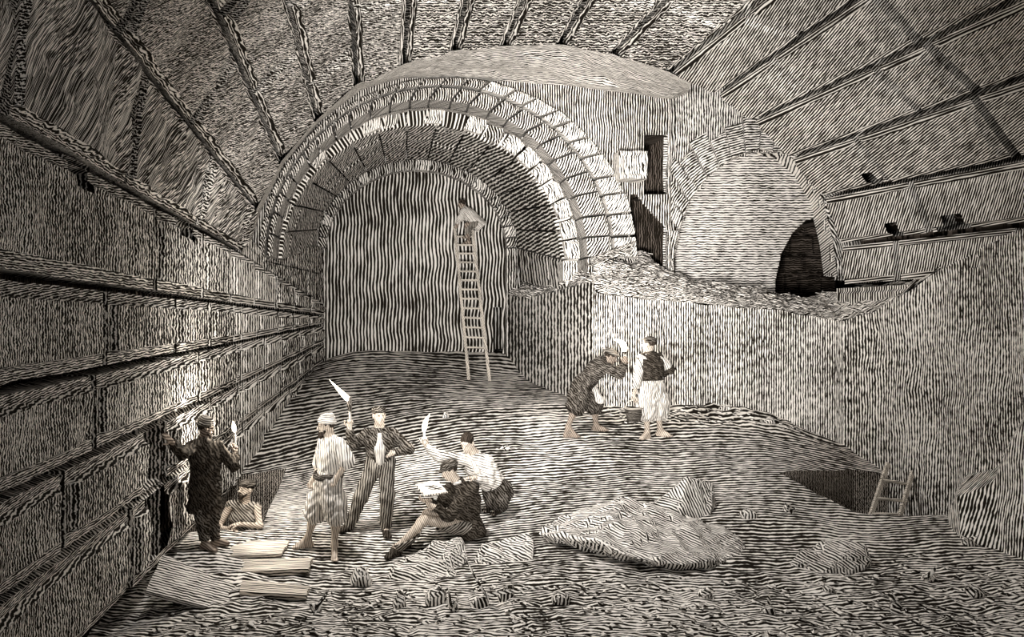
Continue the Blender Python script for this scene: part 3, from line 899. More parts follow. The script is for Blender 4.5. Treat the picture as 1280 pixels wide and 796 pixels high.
def add_head(sk, c, fwd, up=(0, 0, 1), S=1.):
    c = Vector(c); s, f, u = ortho(fwd, up); A = (s, f, u)
    q = lambda a, b, z: c + (s * a + f * b + u * z) * S
    sk.ell(q(0, -.012, .028), A, np.array((.074, .094, .088)) * S, .03)
    sk.ell(q(0, .022, -.045), A, np.array((.056, .066, .072)) * S, .04)
    sk.cone(q(0, .055, -.092), q(0, .062, -.096), .022 * S, .018 * S, .03)           # chin
    sk.cone(q(0, .088, .005), q(0, .108, -.030), .009 * S, .015 * S, .014)           # nose
    sk.cone(q(-.035, .078, .022), q(.035, .078, .022), .012 * S, .012 * S, .02)      # brow
    for e in (-1, 1):
        sk.ell(q(.031 * e, .094, .000), A, np.array((.016, .014, .011)) * S, .012, sub=True)
        sk.ell(q(.031 * e, .078, .000), A, np.array((.013, .012, .011)) * S, .004)
        sk.ell(q(.078 * e, -.008, -.008), A, np.array((.010, .022, .032)) * S, .01)  # ear
    sk.cone(q(-.020, .086, -.060), q(.020, .086, -.060), .008 * S, .008 * S, .008)   # lips
    sk.cone(q(-.017, .083, -.072), q(.017, .083, -.072), .008 * S, .008 * S, .008)
    return q, A

def add_hand(sk, wrist, d, pn, side=1, curl=.35, S=1., thumb=.6):
    """wrist, direction to the knuckles, palm normal (side the fingers close to); side +1/-1 puts the thumb"""
    w_ = Vector(wrist); d = nrm(d); pn = nrm(Vector(pn) - d * Vector(pn).dot(d)); t = d.cross(pn) * side
    sk.cone(w_, w_ + d * .035 * S, .026 * S, .024 * S, .02)
    for o, L_ in ((.027, .082), (.009, .087), (-.009, .084), (-.026, .076)):
        sk.cone(w_ + d * .02 * S + t * o * .6 * S, w_ + d * L_ * S + t * o * S, .015 * S, .0125 * S, .014)
    for (o, L_, ln) in ((.029, .082, (.040, .026, .020)), (.010, .088, (.045, .030, .021)), (-.010, .085, (.041, .028, .020)), (-.028, .076, (.032, .022, .018))):
        p = w_ + d * L_ * S + t * o * S; a = curl * .8
        for j, l in enumerate(ln):
            dd = d * math.cos(a) + pn * math.sin(a); e = p + dd * l * S
            sk.cone(p, e, (.0105 - .001 * j) * S, (.0098 - .001 * j) * S, .004); p = e; a += curl * 1.15
    p = w_ + d * .025 * S + t * .026 * S; dd = nrm(t * .8 + d * .65 + pn * .35 * thumb)
    for j, l in enumerate((.042, .032, .026)):
        e = p + dd * l * S; sk.cone(p, e, (.0145 - .002 * j) * S, (.0125 - .002 * j) * S, .008); p = e
        dd = nrm(dd + d * .45 + pn * .5 * thumb - t * .3 * curl)

def add_foot(sk, ankle, toe, S=1., shoe=0.):
    a = Vector(ankle); d = Vector(toe) - a; d.z = 0; d = nrm(d); zf = Vector(toe).z
    heel = Vector((a.x, a.y, zf + .03 * S)) - d * .035 * S
    ball = Vector((a.x, a.y, zf + .026 * S)) + d * .13 * S
    sk.cone(a, heel, .036 * S, .034 * S, .03); sk.cone(heel, ball, .034 * S + shoe, .030 * S + shoe, .03); sk.cone(a + d * .01, ball, .034 * S, .026 * S, .04)
    t = d.cross(Vector((0, 0, 1)))
    for o, l, r in ((-.032, .055, .014), (-.014, .060, .011), (.002, .054, .010), (.017, .047, .010), (.030, .038, .009)):
        sk.cone(ball + t * o * S, ball + t * o * S + d * l * S + Vector((0, 0, -.008)), (r + .003) * S + shoe, r * S + shoe, .006)

class Fig:
    """a figure laid out by joints; J(px, py, dy) gives the place in the room at the figure's own depth"""
    def __init__(s, name, base_px, Y0, S, label, J):
        s.Y0 = Y0; s.S = S
        s.j = {k: (P(v[0], v[1], Y0 + (v[2] if len(v) > 2 else 0))) for k, v in J.items()}
        for k in ('toe_a', 'toe_b'):
            if k in s.j and not J[k][3:]: s.j[k].z = ground(s.j[k].x, s.j[k].y) + .012
        b = (s.j['toe_a'] + s.j['toe_b']) / 2
        s.root = empty(name, b); s.root['_b'] = list(b)
        tag(s.root, label, 'person')
        s.body = Skin()
    def torso(s, w=1.):
        j, S, b = s.j, s.S, s.body
        mid = (j['sh_a'] + j['sh_b']) / 2; hip = (j['hip_a'] + j['hip_b']) / 2
        ch = mid.lerp(hip, .3); wa = mid.lerp(hip, .68)
        ax = (j['sh_b'] - j['sh_a']); hx = (j['hip_b'] - j['hip_a'])
        for t in (-.22, .22):
            b.cone(ch + ax * t, wa + hx * t * 1.1, .105 * S * w, .092 * S * w, .05); b.cone(wa + hx * t, hip + hx * t, .092 * S * w, .105 * S * w, .05)
        b.cone(j['sh_a'], j['sh_b'], .058 * S, .058 * S, .05); b.cone(mid, ch, .08 * S, .10 * S, .06)
        b.cone(j['hip_a'], j['hip_b'], .095 * S, .095 * S, .05)
        b.chain([j['neck'], j['head'] + (j['neck'] - j['head']) * .3], [.058 * S, .054 * S], .03); b.cone(mid, j['neck'], .066 * S, .056 * S, .05)
    def limbs(s, arms='ab', legs='ab', foot=0.):
        j, S, b = s.j, s.S, s.body
        for k in arms: b.chain([j['sh_' + k], j['el_' + k], j['wr_' + k]], [.052 * S, .041 * S, .028 * S], .03)
        for k in legs:
            b.chain([j['hip_' + k], j['kn_' + k]], [.085 * S, .056 * S], .03)
            kn, an = j['kn_' + k], j['an_' + k]; cf = kn.lerp(an, .32)
            b.chain([kn, cf, an], [.054 * S, .053 * S, .034 * S], .03)
            add_foot(b, an, j['toe_' + k], S, foot)
    def grow(s, sk, name, m, parent=None, **k):
        o = grow(sk, name, m, s.root, **k)
        if parent is not None: o.parent = parent
        return o
    def done(s):
        if '_b' in s.root: del s.root['_b']

def turban(fig, q, A, S, m, name='turban', lift=.055, tilt=.01):
    sk = Skin(); s_, f_, u_ = A
    for r in range(3):
        n = 14; pts = [q(.070 * math.cos(2 * math.pi * k / n) * (1 - .16 * r), -.012 + .088 * math.sin(2 * math.pi * k / n) * (1 - .16 * r), lift + .030 * r + .014 * math.sin(2 * math.pi * k / n + 2 * r)) for k in range(n + 1)]
        sk.chain(pts, [.026 * S] * (n + 1), .008)
    sk.ell(q(0, -.012, lift + .045), A, np.array((.062, .078, .05)) * S, .02)
    return fig.grow(sk, name, m, vox=.006, uvd=nrm(u_ + s_ * .25), pitch=.03)

def hair(fig, q, A, S, back=.02, name='hair', m=None, low=-.04, front=.045):
    sk = Skin()
    sk.ell(q(0, -.016, .036), A, np.array((.080, .099, .089)) * S, .01)
    s_, f_, u_ = A
    sk.clip(q(0, front, .03), nrm(f_ * 1. - u_ * .9)); sk.clip(q(0, 0, low), -u_)
    sk.fold = (.003, 160, 1.)
    return fig.grow(sk, name, m or HAIR, vox=.006, uvd=nrm(s_), pitch=.02)

def beard(fig, q, A, S, L_=.03):
    sk = Skin(); s_, f_, u_ = A
    sk.cone(q(-.045, .03, -.06), q(0, .072, -.10 - L_), .022 * S, .022 * S, .03); sk.cone(q(.045, .03, -.06), q(0, .072, -.10 - L_), .022 * S, .022 * S, .03)
    sk.cone(q(0, .07, -.09), q(0, .075, -.11 - L_), .03 * S, .018 * S, .03); sk.cone(q(-.03, .088, -.05), q(.03, .088, -.05), .008, .008, .01)
    sk.fold = (.003, 160, 1.)
    return fig.grow(sk, 'beard', HAIR, vox=.006, uvd=s_, pitch=.02)

def cap(fig, q, A, S, m, brim=.05, name='cap', puff=.0):
    sk = Skin(); s_, f_, u_ = A
    sk.ell(q(0, -.015, .062), A, np.array((.088 + puff, .106 + puff, .062)) * S, .02); sk.clip(q(0, 0, .035), nrm(-u_ - f_ * .05))
    o = fig.grow(sk, name, m, vox=.006, uvd=nrm(u_ + s_ * .4), pitch=.03)
    if brim:
        sk = Skin(); sk.ell(q(0, .085, .045), A, np.array((.07, brim, .010)) * S, .01)
        fig.grow(sk, 'brim', m, parent=o, vox=.005, uvd=s_, pitch=.03)
    return o
def eyes(fig, q, A, S):
    for e in (-1, 1):
        sk = Skin(); sk.ell(q(.031 * e, .084, .0), A, np.array((.008, .008, .007)) * S, .002); fig.grow(sk, 'eye', LINE, vox=.003)

def shirt(fig, r=1.18, hem=None, arms='ab', cuff=1., m=None, name='shirt', fold=(.006, 55, .4), uvd=(1, 0, .1), flare=0., collar=True, vox=.008, sl=.020):
    j, S = fig.j, fig.S; sk = Skin()
    mid = (j['sh_a'] + j['sh_b']) / 2; hip = (j['hip_a'] + j['hip_b']) / 2
    ch = mid.lerp(hip, .3); wa = mid.lerp(hip, .68); ax = (j['sh_b'] - j['sh_a']); hx = (j['hip_b'] - j['hip_a'])
    dn = nrm(hip - mid); end = hip + dn * flare
    for t in (-.24, .24):
        sk.cone(ch + ax * t, wa + hx * t * 1.1, .108 * S * r, .098 * S * r, .05); sk.cone(wa + hx * t, hip + hx * t * 1.1, .098 * S * r, .110 * S * r, .05)
        if flare: sk.cone(hip + hx * t, end + hx * t * 1.5, .11 * S * r, .125 * S * r, .05)
    sk.cone(j['sh_a'], j['sh_b'], .060 * S * r, .060 * S * r, .05); sk.cone(mid, ch, .085 * S * r, .105 * S * r, .06)
    if collar: sk.cone(mid + (j['neck'] - mid) * .1, mid.lerp(j['neck'], .75), .070 * S * r, .062 * S * r, .03)
    if hem is None: hem = hip + dn * (flare + .02)
    sk.clip(hem, dn)
    for k in arms:
        c = cuff if not isinstance(cuff, dict) else cuff[k]
        if c <= .5:
            sk.chain([j['sh_' + k], j['sh_' + k].lerp(j['el_' + k], c * 2)], [.056 * S + sl, .055 * S + sl * 1.4], .03)
        else:
            sk.chain([j['sh_' + k], j['el_' + k], j['el_' + k].lerp(j['wr_' + k], (c - .5) * 2)], [.055 * S + sl, .046 * S + sl, .036 * S + sl * .8], .03)
    sk.fold = fold
    return fig.grow(sk, name, m, vox=vox, uvd=uvd)

def trousers(fig, ln=1., r=1.2, m=None, name='trousers', fold=(.006, 50, 1.), uvd=(1, 0, .05), bag=0., legs='ab', vox=.008, waist=None):
    """ln 1 reaches the ankle, .5 the knee"""
    j, S = fig.j, fig.S; sk = Skin()
    hip = (j['hip_a'] + j['hip_b']) / 2; mid = (j['sh_a'] + j['sh_b']) / 2; up = nrm(mid - hip); hx = j['hip_b'] - j['hip_a']
    for t in (-.3, .3): sk.cone(hip + up * .12 + hx * t, hip + hx * t, .098 * S * r, .105 * S * r, .05)
    sk.cone(j['hip_a'], j['hip_b'], .10 * S * r, .10 * S * r, .05)
    for k in legs:
        h, kn, an = j['hip_' + k], j['kn_' + k], j['an_' + k]
        if ln <= .5:
            e = h.lerp(kn, ln * 2); sk.chain([h, h.lerp(e, .6), e], [.092 * S * r, (.088 + bag) * S * r, (.082 + bag) * S * r], .04)
            d = nrm(kn - h); 
        else:
            e = kn.lerp(an, (ln - .5) * 2); sk.chain([h, kn, e], [.092 * S * r, (.072 + bag) * S * r, (.060 + bag * .6) * S * r], .04)
    sk.clip(hip + up * .16 if waist is None else waist, up); sk.fold = fold
    return fig.grow(sk, name, m, vox=vox, uvd=uvd)

def lathe(mb, a, b, prof, uvf, n=14):
    """turned shape along a-b; prof = (t, radius)"""
    a, b = Vector(a), Vector(b); d = nrm(b - a); s_ = nrm(d.cross(Vector((.3, 1, .2)))); t_ = d.cross(s_)
    rows = []
    for t, r in prof:
        c = a.lerp(b, t); rows.append([mb.vert(c + (s_ * math.cos(2 * math.pi * k / n) + t_ * math.sin(2 * math.pi * k / n)) * r) for k in range(n)])
    for i in range(len(rows) - 1):
        for k in range(n): mb.face([rows[i][k], rows[i][(k + 1) % n], rows[i + 1][(k + 1) % n], rows[i + 1][k]], uvf)
    mb.face(list(reversed(rows[0])), uvf); mb.face(rows[-1], uvf)

def flame_part(root, base, tip, r, bend=(0, 0, 0), name='flame'):
    sk = Skin(); b, t = Vector(base), Vector(tip); n = 7; pts = []; rad = []
    for k in range(n + 1):
        f = k / n; pts.append(b.lerp(t, f) + Vector(bend) * math.sin(f * 3.0)); rad.append(max(.003, r * (math.sin(math.pi * min(1, .22 + f * .78)) ** .8) * (1.05 - .5 * f)))
    sk.chain(pts, rad, .01)
    return grow(sk, name, FLAME, root, vox=max(.004, r / 5))
def candle(label, foot, top, r, ftip, fr, group=None, bend=(0, 0, 0)):
    root = empty('candle', foot); root['_b'] = list(foot)
    tag(root, label, 'candle', group)
    mb = MB(); uvf = lambda p: (p.x * 30, p.z * 30)
    lathe(mb, foot, top, [(0, r), (.9, r), (1, r * .7)], uvf); part(mb, 'wax_stick', WAX, root)
    mb = MB(); d = nrm(Vector(top) - Vector(foot)); lathe(mb, Vector(top) - d * .005, Vector(top) + d * .014, [(0, .003), (1, .002)], uvf, 6); part(mb, 'wick', LINE, root)
    flame_part(root, Vector(top) + d * .008, ftip, fr, bend)
    del root['_b']; return root
def part(mb, name, m, root, parent=None, smooth=False):
    b = Vector(root['_b']) if '_b' in root else root.location
    mb.v = [tuple(Vector(p) - b) for p in mb.v]
    o = mb.build(name, m, smooth=smooth); o.parent = parent or root; return o
def XP(px, py, Y): return P(px, py, Y)
# ---------------------------------------------------------------- 1 man in black with his hand on the wall
f = Fig('person', None, 9.5, .96, 'person in black robe, back turned, one hand on the block wall, lifting a candle', {
    'head': (257, 535), 'neck': (254, 550), 'sh_a': (242, 558, -.12), 'sh_b': (271, 559, .05), 'el_a': (227.5, 567, -.42), 'wr_a': (213.5, 551, -.70),
    'el_b': (292, 582, .06), 'wr_b': (294, 567, .16), 'hip_a': (247, 606, 0), 'hip_b': (265, 606, .03), 'kn_a': (252, 645, -.03), 'kn_b': (266, 645, .05),
    'an_a': (256, 676, -.03), 'an_b': (269, 674, .08), 'toe_a': (266, 684, -.10), 'toe_b': (281, 682, .14)})
f1 = f
f.torso(); f.limbs()
q, A = add_head(f.body, f.j['head'], (1, .45, -.25), S=.96)
hp = Vector((XW + .10, f.j['wr_a'].y - .10, f.j['wr_a'].z + .07))
add_hand(f.body, f.j['wr_a'], hp - f.j['wr_a'], (-1, 0, 0), side=1, curl=.12)
add_hand(f.body, f.j['wr_b'], (.1, .3, 1), (-1, .5, .1), side=1, curl=1.0)
f.grow(f.body, 'body', SKD, vox=.007, uvd=(.5, 0, 1))
turban(f, q, A, .96, GREY); hair(f, q, A, .96); beard(f, q, A, .96, .01)
shirt(f, r=1.28, hem=P(257, 640, 9.5), flare=.34, m=DARK, name='robe', uvd=(1, 0, .6), cuff={'a': .86, 'b': .9}, sl=.024, fold=(.008, 48, .4))
trousers(f, ln=.92, r=1.12, m=DARK2, uvd=(.8, 0, .6))
cb = f.j['wr_b'] + Vector((-.008, .055, .09))
candle('lit candle held up by the black-robed person against the block wall', cb - Vector((0, 0, .04)), cb + Vector((-.01, 0, .17)), .014, cb + Vector((-.03, 0, .30)), .026)
LIGHT1 = cb + Vector((.0, .02, .25)); f.done()

# ---------------------------------------------------------------- 2 bearded man standing in the pit
PY0 = 10.5; pz = gz_raw(-2.235, 11.575) - 1.25
f = Fig('person', None, PY0, .98, 'bare-armed person in a cap standing chest-deep in the pit, forearm resting on its edge', {
    'head': (308, 611), 'neck': (306, 625, .03), 'sh_a': (288, 631, .02), 'sh_b': (321, 634, .05), 'el_a': (272, 660, -.05), 'wr_a': (287, 661, -.22),
    'el_b': (325, 657, -.14), 'wr_b': (300, 655, -.25), 'hip_a': (297, 684, .12), 'hip_b': (314, 684, .12), 'kn_a': (298, 727, .1), 'kn_b': (313, 727, .1),
    'an_a': (298, 768, .14), 'an_b': (314, 768, .14), 'toe_a': (297, 776, 0, 1), 'toe_b': (315, 776, 0, 1)})
for k in 'ab':
    f.j['an_' + k].z = pz + .08; f.j['toe_' + k].z = pz + .01; f.j['kn_' + k].z = (f.j['hip_' + k].z + f.j['an_' + k].z) / 2
f.torso(1.08); f.limbs()
q, A = add_head(f.body, f.j['head'], (-.8, -.75, .1), S=1.02)
add_hand(f.body, f.j['wr_b'], (-1, -.1, -.05), (0, 0, -1), side=1, curl=.4)
add_hand(f.body, f.j['wr_a'], (.8, -.5, 0), (0, 0, -1), side=-1, curl=.3)
f.grow(f.body, 'body', SK, vox=.0075, uvd=(.6, 0, .8), pitch=.034)
cap(f, q, A, 1.02, DARK2, brim=0, puff=.012); hair(f, q, A, 1.0, low=-.02); beard(f, q, A, 1.0, .0); eyes(f, q, A, 1.02)
trousers(f, ln=.9, m=GREY); shirt(f, r=1.1, m=GREY, name='tunic', arms='', collar=False, uvd=(.7, 0, .7), fold=(.005, 55, .2), hem=None)
f.done()

# ---------------------------------------------------------------- 3 turbaned man standing
f = Fig('person', None, 9.7, 1.0, 'bearded barefoot person in white turban, white shirt and knee breeches, standing in profile', {
    'head': (408, 532), 'neck': (412, 545), 'sh_a': (424, 556, -.17), 'sh_b': (406, 555, .17), 'el_a': (434, 577, -.22), 'wr_a': (421, 597, -.22),
    'el_b': (400, 580, .25), 'wr_b': (392, 598, .12), 'hip_a': (413, 602, -.09), 'hip_b': (408, 602, .09), 'kn_a': (420, 645, -.12), 'kn_b': (393, 643, .06),
    'an_a': (418, 681, -.12), 'an_b': (385, 672, .10), 'toe_a': (418, 692, -.26), 'toe_b': (371, 681, .06)})
f.torso(); f.limbs()
q, A = add_head(f.body, f.j['head'], (-1, -.22, -.05))
add_hand(f.body, f.j['wr_a'], (-.25, 0, -1), (-1, .2, .2), side=1, curl=.95)
add_hand(f.body, f.j['wr_b'], (-.4, -.3, -.8), (0, -1, .1), side=-1, curl=.7)
f.grow(f.body, 'body', SK, vox=.007, uvd=(1, 0, .15), pitch=.03)
turban(f, q, A, 1.08, WHITE, lift=.052); beard(f, q, A, 1.05, .02); hair(f, q, A, 1., low=-.06); eyes(f, q, A, 1.)
shirt(f, r=1.25, m=WHITE, hem=f.j['hip_a'].lerp(f.j['sh_a'], .16), cuff=.46, uvd=(1, 0, .1), sl=.032, fold=(.007, 52, .4))
trousers(f, ln=.47, r=1.3, bag=.028, m=WHITE, name='breeches', uvd=(1, 0, .02), fold=(.010, 60, .6))
sk = Skin(); hc = (f.j['hip_a'] + f.j['hip_b']) / 2 + Vector((0, 0, .085))
n = 18; sk.chain([hc + Vector((.155 * math.cos(2 * math.pi * k / n), .19 * math.sin(2 * math.pi * k / n), .01 * math.sin(k))) for k in range(n + 1)], [.034] * (n + 1), .01); f.grow(sk, 'belt', DARK2, vox=.007, uvd=(0, 0, 1), pitch=.025)
f.done()

# ---------------------------------------------------------------- 4 man raising a torch
f = Fig('person', None, 10.35, 1.0, 'person in dark jacket, waistcoat and trousers, hand on hip, raising a burning torch', {
    'head': (474, 519), 'neck': (474, 533, .02), 'sh_a': (459, 543, .02), 'sh_b': (490, 542, .02), 'el_a': (440, 556, -.06), 'wr_a': (437, 535, -.12),
    'el_b': (512, 561, .06), 'wr_b': (493, 566, -.10), 'hip_a': (468, 579, .02), 'hip_b': (483, 579, .02), 'kn_a': (452, 619, .03), 'kn_b': (484, 620, -.03),
    'an_a': (436, 658, .10), 'an_b': (482, 659, .02), 'toe_a': (428, 667, .0), 'toe_b': (484, 669, -.14)})
f4 = f
f.torso(); f.limbs(foot=.008)
q, A = add_head(f.body, f.j['head'], (.30, -1, .06))
add_hand(f.body, f.j['wr_a'], (.05, -.05, 1), (.2, -1, .1), side=-1, curl=1.05)
add_hand(f.body, f.j['wr_b'], (-1, .1, -.25), (0, .9, -.5), side=-1, curl=.35)
f.grow(f.body, 'body', SK, vox=.007, uvd=(1, 0, .4), pitch=.03)
cap(f, q, A, 1.0, DARK2, brim=.0, puff=.008); hair(f, q, A, 1.0, low=-.035); eyes(f, q, A, 1.)
jk = shirt(f, r=1.24, m=DARK2, name='jacket', cuff={'a': .93, 'b': .95}, uvd=(.8, 0, .8), hem=f.j['hip_a'].lerp(f.j['sh_a'], .10), fold=(.007, 50, 1.2), collar=False)
sk = Skin(); ch = (f.j['sh_a'] + f.j['sh_b']) / 2; hp_ = (f.j['hip_a'] + f.j['hip_b']) / 2
sk.chain([ch + Vector((0, -.075, -.02)), ch.lerp(hp_, .45) + Vector((0, -.115, 0)), ch.lerp(hp_, .86) + Vector((0, -.105, 0))], [.052, .066, .062], .03)
f.grow(sk, 'waistcoat', WHITE, vox=.007, uvd=(1, 0, 0), pitch=.03)
sk = Skin(); sk.chain([ch + Vector((-.06, -.05, .035)), ch + Vector((0, -.095, .0)), ch + Vector((.06, -.05, .035))], [.022, .026, .022], .02); f.grow(sk, 'neckerchief', WHITE, vox=.006)
trousers(f, ln=.97, r=1.16, m=GREY, uvd=(1, 0, -.1), fold=(.007, 45, .3), bag=.008)
for k in 'ab':
    sk = Skin(); add_foot(sk, f.j['an_' + k] + Vector((0, 0, -.02)), f.j['toe_' + k], 1.05, .010); f.grow(sk, 'boot', DARK, vox=.008)
# torch: wrapped head on a stick
hb = f.j['wr_a'] + Vector((.012, -.035, .085))
tb = hb + Vector((.005, 0, -.10)); tt = hb + Vector((-.012, -.02, .30))
root = empty('torch', tb); root['_b'] = list(tb); tag(root, 'burning torch on a short stick raised by the person in the dark jacket', 'torch', None)
mb = MB(); lathe(mb, tb, tt, [(0, .014), (.5, .017), (1, .018)], lambda p: (p.x * 60, p.z * 20)); part(mb, 'stick', WOOD, root)
sk = Skin(); sk.chain([tb.lerp(tt, .62), tb.lerp(tt, .8), tt], [.022, .034, .028], .01); sk.fold = (.003, 150, 1); grow(sk, 'wrapped_head', DARK2, root, vox=.005)
flame_part(root, tt - Vector((0, 0, .02)), tt + Vector((-.27, .05, .25)), .036, (.04, 0, -.05)); del root['_b']
LIGHT4 = tt + Vector((-.22, -.05, .25)); f.done()

# ---------------------------------------------------------------- 6 seated man drawing
f = Fig('person', None, 10.2, 1.0, 'person in peaked cap and black coat sitting on the ground, drawing on paper', {
    'head': (562, 588, -.02), 'neck': (571, 602), 'sh_a': (562, 612, .17), 'sh_b': (591, 611, -.12), 'el_a': (547, 638, .10), 'wr_a': (537, 626, -.05),
    'el_b': (560, 645, -.30), 'wr_b': (545, 634, -.32), 'hip_a': (588, 660, .10), 'hip_b': (590, 661, -.10), 'kn_a': (534, 642, -.04), 'kn_b': (532, 650, -.28),
    'an_a': (507, 677, -.30), 'an_b': (496, 684, -.50), 'toe_a': (492, 690, -.38), 'toe_b': (485, 694, -.62)})
f6 = f
f.torso(); f.limbs(foot=.006)
q, A = add_head(f.body, f.j['head'], (-1, -.28, -.42))
add_hand(f.body, f.j['wr_a'], (-1, -.2, .1), (0, -.3, 1), side=-1, curl=.5)
add_hand(f.body, f.j['wr_b'], (-1, .2, .3), (0, .8, .3), side=1, curl=.7)
f.grow(f.body, 'body', SK, vox=.007, uvd=(1, 0, .5), pitch=.03)
cap(f, q, A, 1.08, DARK2, brim=.055, puff=.008); hair(f, q, A, 1.02, low=-.05)
shirt(f, r=1.36, m=DARK, name='coat', cuff={'a': .9, 'b': .9}, uvd=(.6, 0, 1), flare=.05, hem=(f.j['hip_a'] + f.j['hip_b']) / 2 + Vector((.02, 0, -.09)), fold=(.008, 40, .2), sl=.028)
sk = Skin(); nk = f.j['neck']; sk.chain([nk + Vector((.03, .06, .0)), nk + Vector((-.045, .02, -.012)), nk + Vector((-.03, -.055, -.01)), nk + Vector((.035, -.06, .01))], [.022] * 4, .015); f.grow(sk, 'collar', WHITE, vox=.006, uvd=(0, 0, 1), pitch=.02)
trousers(f, ln=.97, r=1.15, m=GREY, uvd=(.6, 0, -.8), fold=(.008, 45, .3), bag=.01)
for k in 'ab':
    sk = Skin(); add_foot(sk, f.j['an_' + k], f.j['toe_' + k], 1.02, .010); f.grow(sk, 'boot', DARK, vox=.008)
# sheet on a board in his hands
Q = [P(519, 605, 10.05), P(548, 601, 10.30), P(560, 615, 10.05), P(537, 624, 9.85)]
Q[3] = Q[0] + Q[2] - Q[1]
c0 = sum(Q, Vector()) / 4
nn = nrm((Q[1] - Q[0]).cross(Q[3] - Q[0])); nn = nn if nn.z > 0 else -nn
root = empty('drawing_board', c0); root['_b'] = list(c0); tag(root, 'tilted board with a pale sheet of sketch paper held by the seated person', 'drawing board')
mb = MB(); uvf = lambda p: (p.x * 30, p.y * 30)
def slab_quad(mb, Q, nn, h):
    a = [mb.vert(p) for p in Q]; b = [mb.vert(p - nn * h) for p in Q]
    mb.face(a, uvf); mb.face(b[::-1], uvf)
    for i in range(4): mb.face([a[i - 1], b[i - 1], b[i], a[i]], uvf)
slab_quad(mb, Q, nn, .012); part(mb, 'board', WOOD, root)
mb = MB(); Q2 = [c0 + (p - c0) * .95 + nn * .004 for p in Q]; slab_quad(mb, Q2, nn, .003); sheet_ = part(mb, 'paper_sheet', PAPER_, root)
# the sketch: a few dark arches and strokes on the sheet
mb = MB(); e1, e2 = Q2[1] - Q2[0], Q2[3] - Q2[0]
def dot(u, v): return Q2[0] + e1 * u + e2 * v + nn * .0035
for (u0, v0, u1, v1, w_) in ((.30, .25, .62, .38, .03), (.45, .35, .72, .62, .04), (.55, .62, .90, .58, .03), (.35, .5, .55, .7, .02), (.62, .3, .8, .45, .025), (.7, .68, .92, .72, .02)):
    d = Vector((u1 - u0, v1 - v0)); n2 = Vector((-d.y, d.x)).normalized() * w_ * 2.2
    mb.face([mb.vert(dot(u0, v0)), mb.vert(dot(u0 + n2.x, v0 + n2.y)), mb.vert(dot(u1 + n2.x * .6, v1 + n2.y * .6)), mb.vert(dot(u1, v1))], uvf)
part(mb, 'sketch_lines', LINE, root, parent=sheet_); del root['_b']
f.done()

# ---------------------------------------------------------------- 5 man bending over him with a candle
f = Fig('person', None, 10.72, 1.04, 'bare-headed person in white shirt bending behind the seated one, holding a candle up', {
    'head': (584, 553, -.16), 'neck': (593, 567, -.08), 'sh_a': (578, 574, -.06), 'sh_b': (608, 575, -.02), 'el_a': (549, 571, -.12), 'wr_a': (533, 557, -.18),
    'el_b': (611, 601, -.20), 'wr_b': (594, 597, -.36), 'hip_a': (616, 612, .10), 'hip_b': (629, 613, .02), 'kn_a': (615, 637, .0), 'kn_b': (625, 638, -.08),
    'an_a': (616, 655, .22), 'an_b': (626, 655, .12), 'toe_a': (606, 658, .10), 'toe_b': (616, 660, .0)})
f.torso(); 
for k in 'ab':
    f.j['an_' + k].z = f.j['toe_' + k].z + .085; f.j['kn_' + k].z = (f.j['hip_' + k].z + f.j['an_' + k].z) / 2 + .02
f.limbs(foot=.006)
q, A = add_head(f.body, f.j['head'], (-.55, -1, -.42), S=1.06)
add_hand(f.body, f.j['wr_a'], (-.15, 0, 1), (-.4, -1, 0), side=-1, curl=1.0)
add_hand(f.body, f.j['wr_b'], (-1, -.25, .05), (0, 0, -1), side=1, curl=.3)
f.grow(f.body, 'body', SK, vox=.007, uvd=(1, 0, .5), pitch=.03)
hair(f, q, A, 1.06, low=-.07, front=.062); eyes(f, q, A, 1.06)
shirt(f, r=1.26, m=WHITE, cuff={'a': .9, 'b': .88}, uvd=(.3, 0, 1), fold=(.007, 50, .8), sl=.026, hem=(f.j['hip_a'] + f.j['hip_b']) / 2 + Vector((-.05, -.02, .10)))
trousers(f, ln=.96, r=1.28, m=DARK2, uvd=(.8, 0, .6), fold=(.008, 42, .5), bag=.01)
sk = Skin(); mid = (f.j['sh_a'] + f.j['sh_b']) / 2
sk.chain([mid + Vector((-.03, -.13, -.02)), mid + Vector((.02, -.17, -.12)), mid + Vector((.05, -.15, -.22))], [.03, .04, .03], .02); f.grow(sk, 'shirt_front', WHITE, vox=.007, uvd=(1, 0, .3), pitch=.03)
for k in 'ab':
    sk = Skin(); add_foot(sk, f.j['an_' + k], f.j['toe_' + k], 1.02, .010); f.grow(sk, 'boot', DARK, vox=.008)
cb = f.j['wr_a'] + Vector((-.022, -.03, .085))
candle('lit candle with a tall flame held high above the drawing board', cb - Vector((0, 0, .05)), cb + Vector((-.01, 0, .12)), .017, cb + Vector((.07, 0, .34)), .034, bend=(-.02, 0, 0))
LIGHT5 = cb + Vector((0, -.04, .24)); f.done()

# ---------------------------------------------------------------- 7 stooping man by the rendered wall
f = Fig('person', None, 12.7, 1.0, 'stooping person in flat hat and dark coat peering by torchlight near the pale wall', {
    'head': (763, 446), 'neck': (757, 452, .0), 'sh_a': (750, 455, -.15), 'sh_b': (752, 453, .15), 'el_a': (774, 468, -.17), 'wr_a': (781, 455, -.02),
    'el_b': (768, 465, .16), 'wr_b': (779, 458, .10), 'hip_a': (728, 481, -.09), 'hip_b': (731, 480, .09), 'kn_a': (719, 510, -.08), 'kn_b': (743, 509, .10),
    'an_a': (710, 533, -.10), 'an_b': (745, 532, .12), 'toe_a': (722, 540, -.14), 'toe_b': (759, 540, .05)})
f.torso(); f.limbs()
q, A = add_head(f.body, f.j['head'], (1, -.1, -.45), S=1.0)
add_hand(f.body, f.j['wr_a'], (.1, .0, 1), (.2, .9, 0), side=1, curl=1.0)
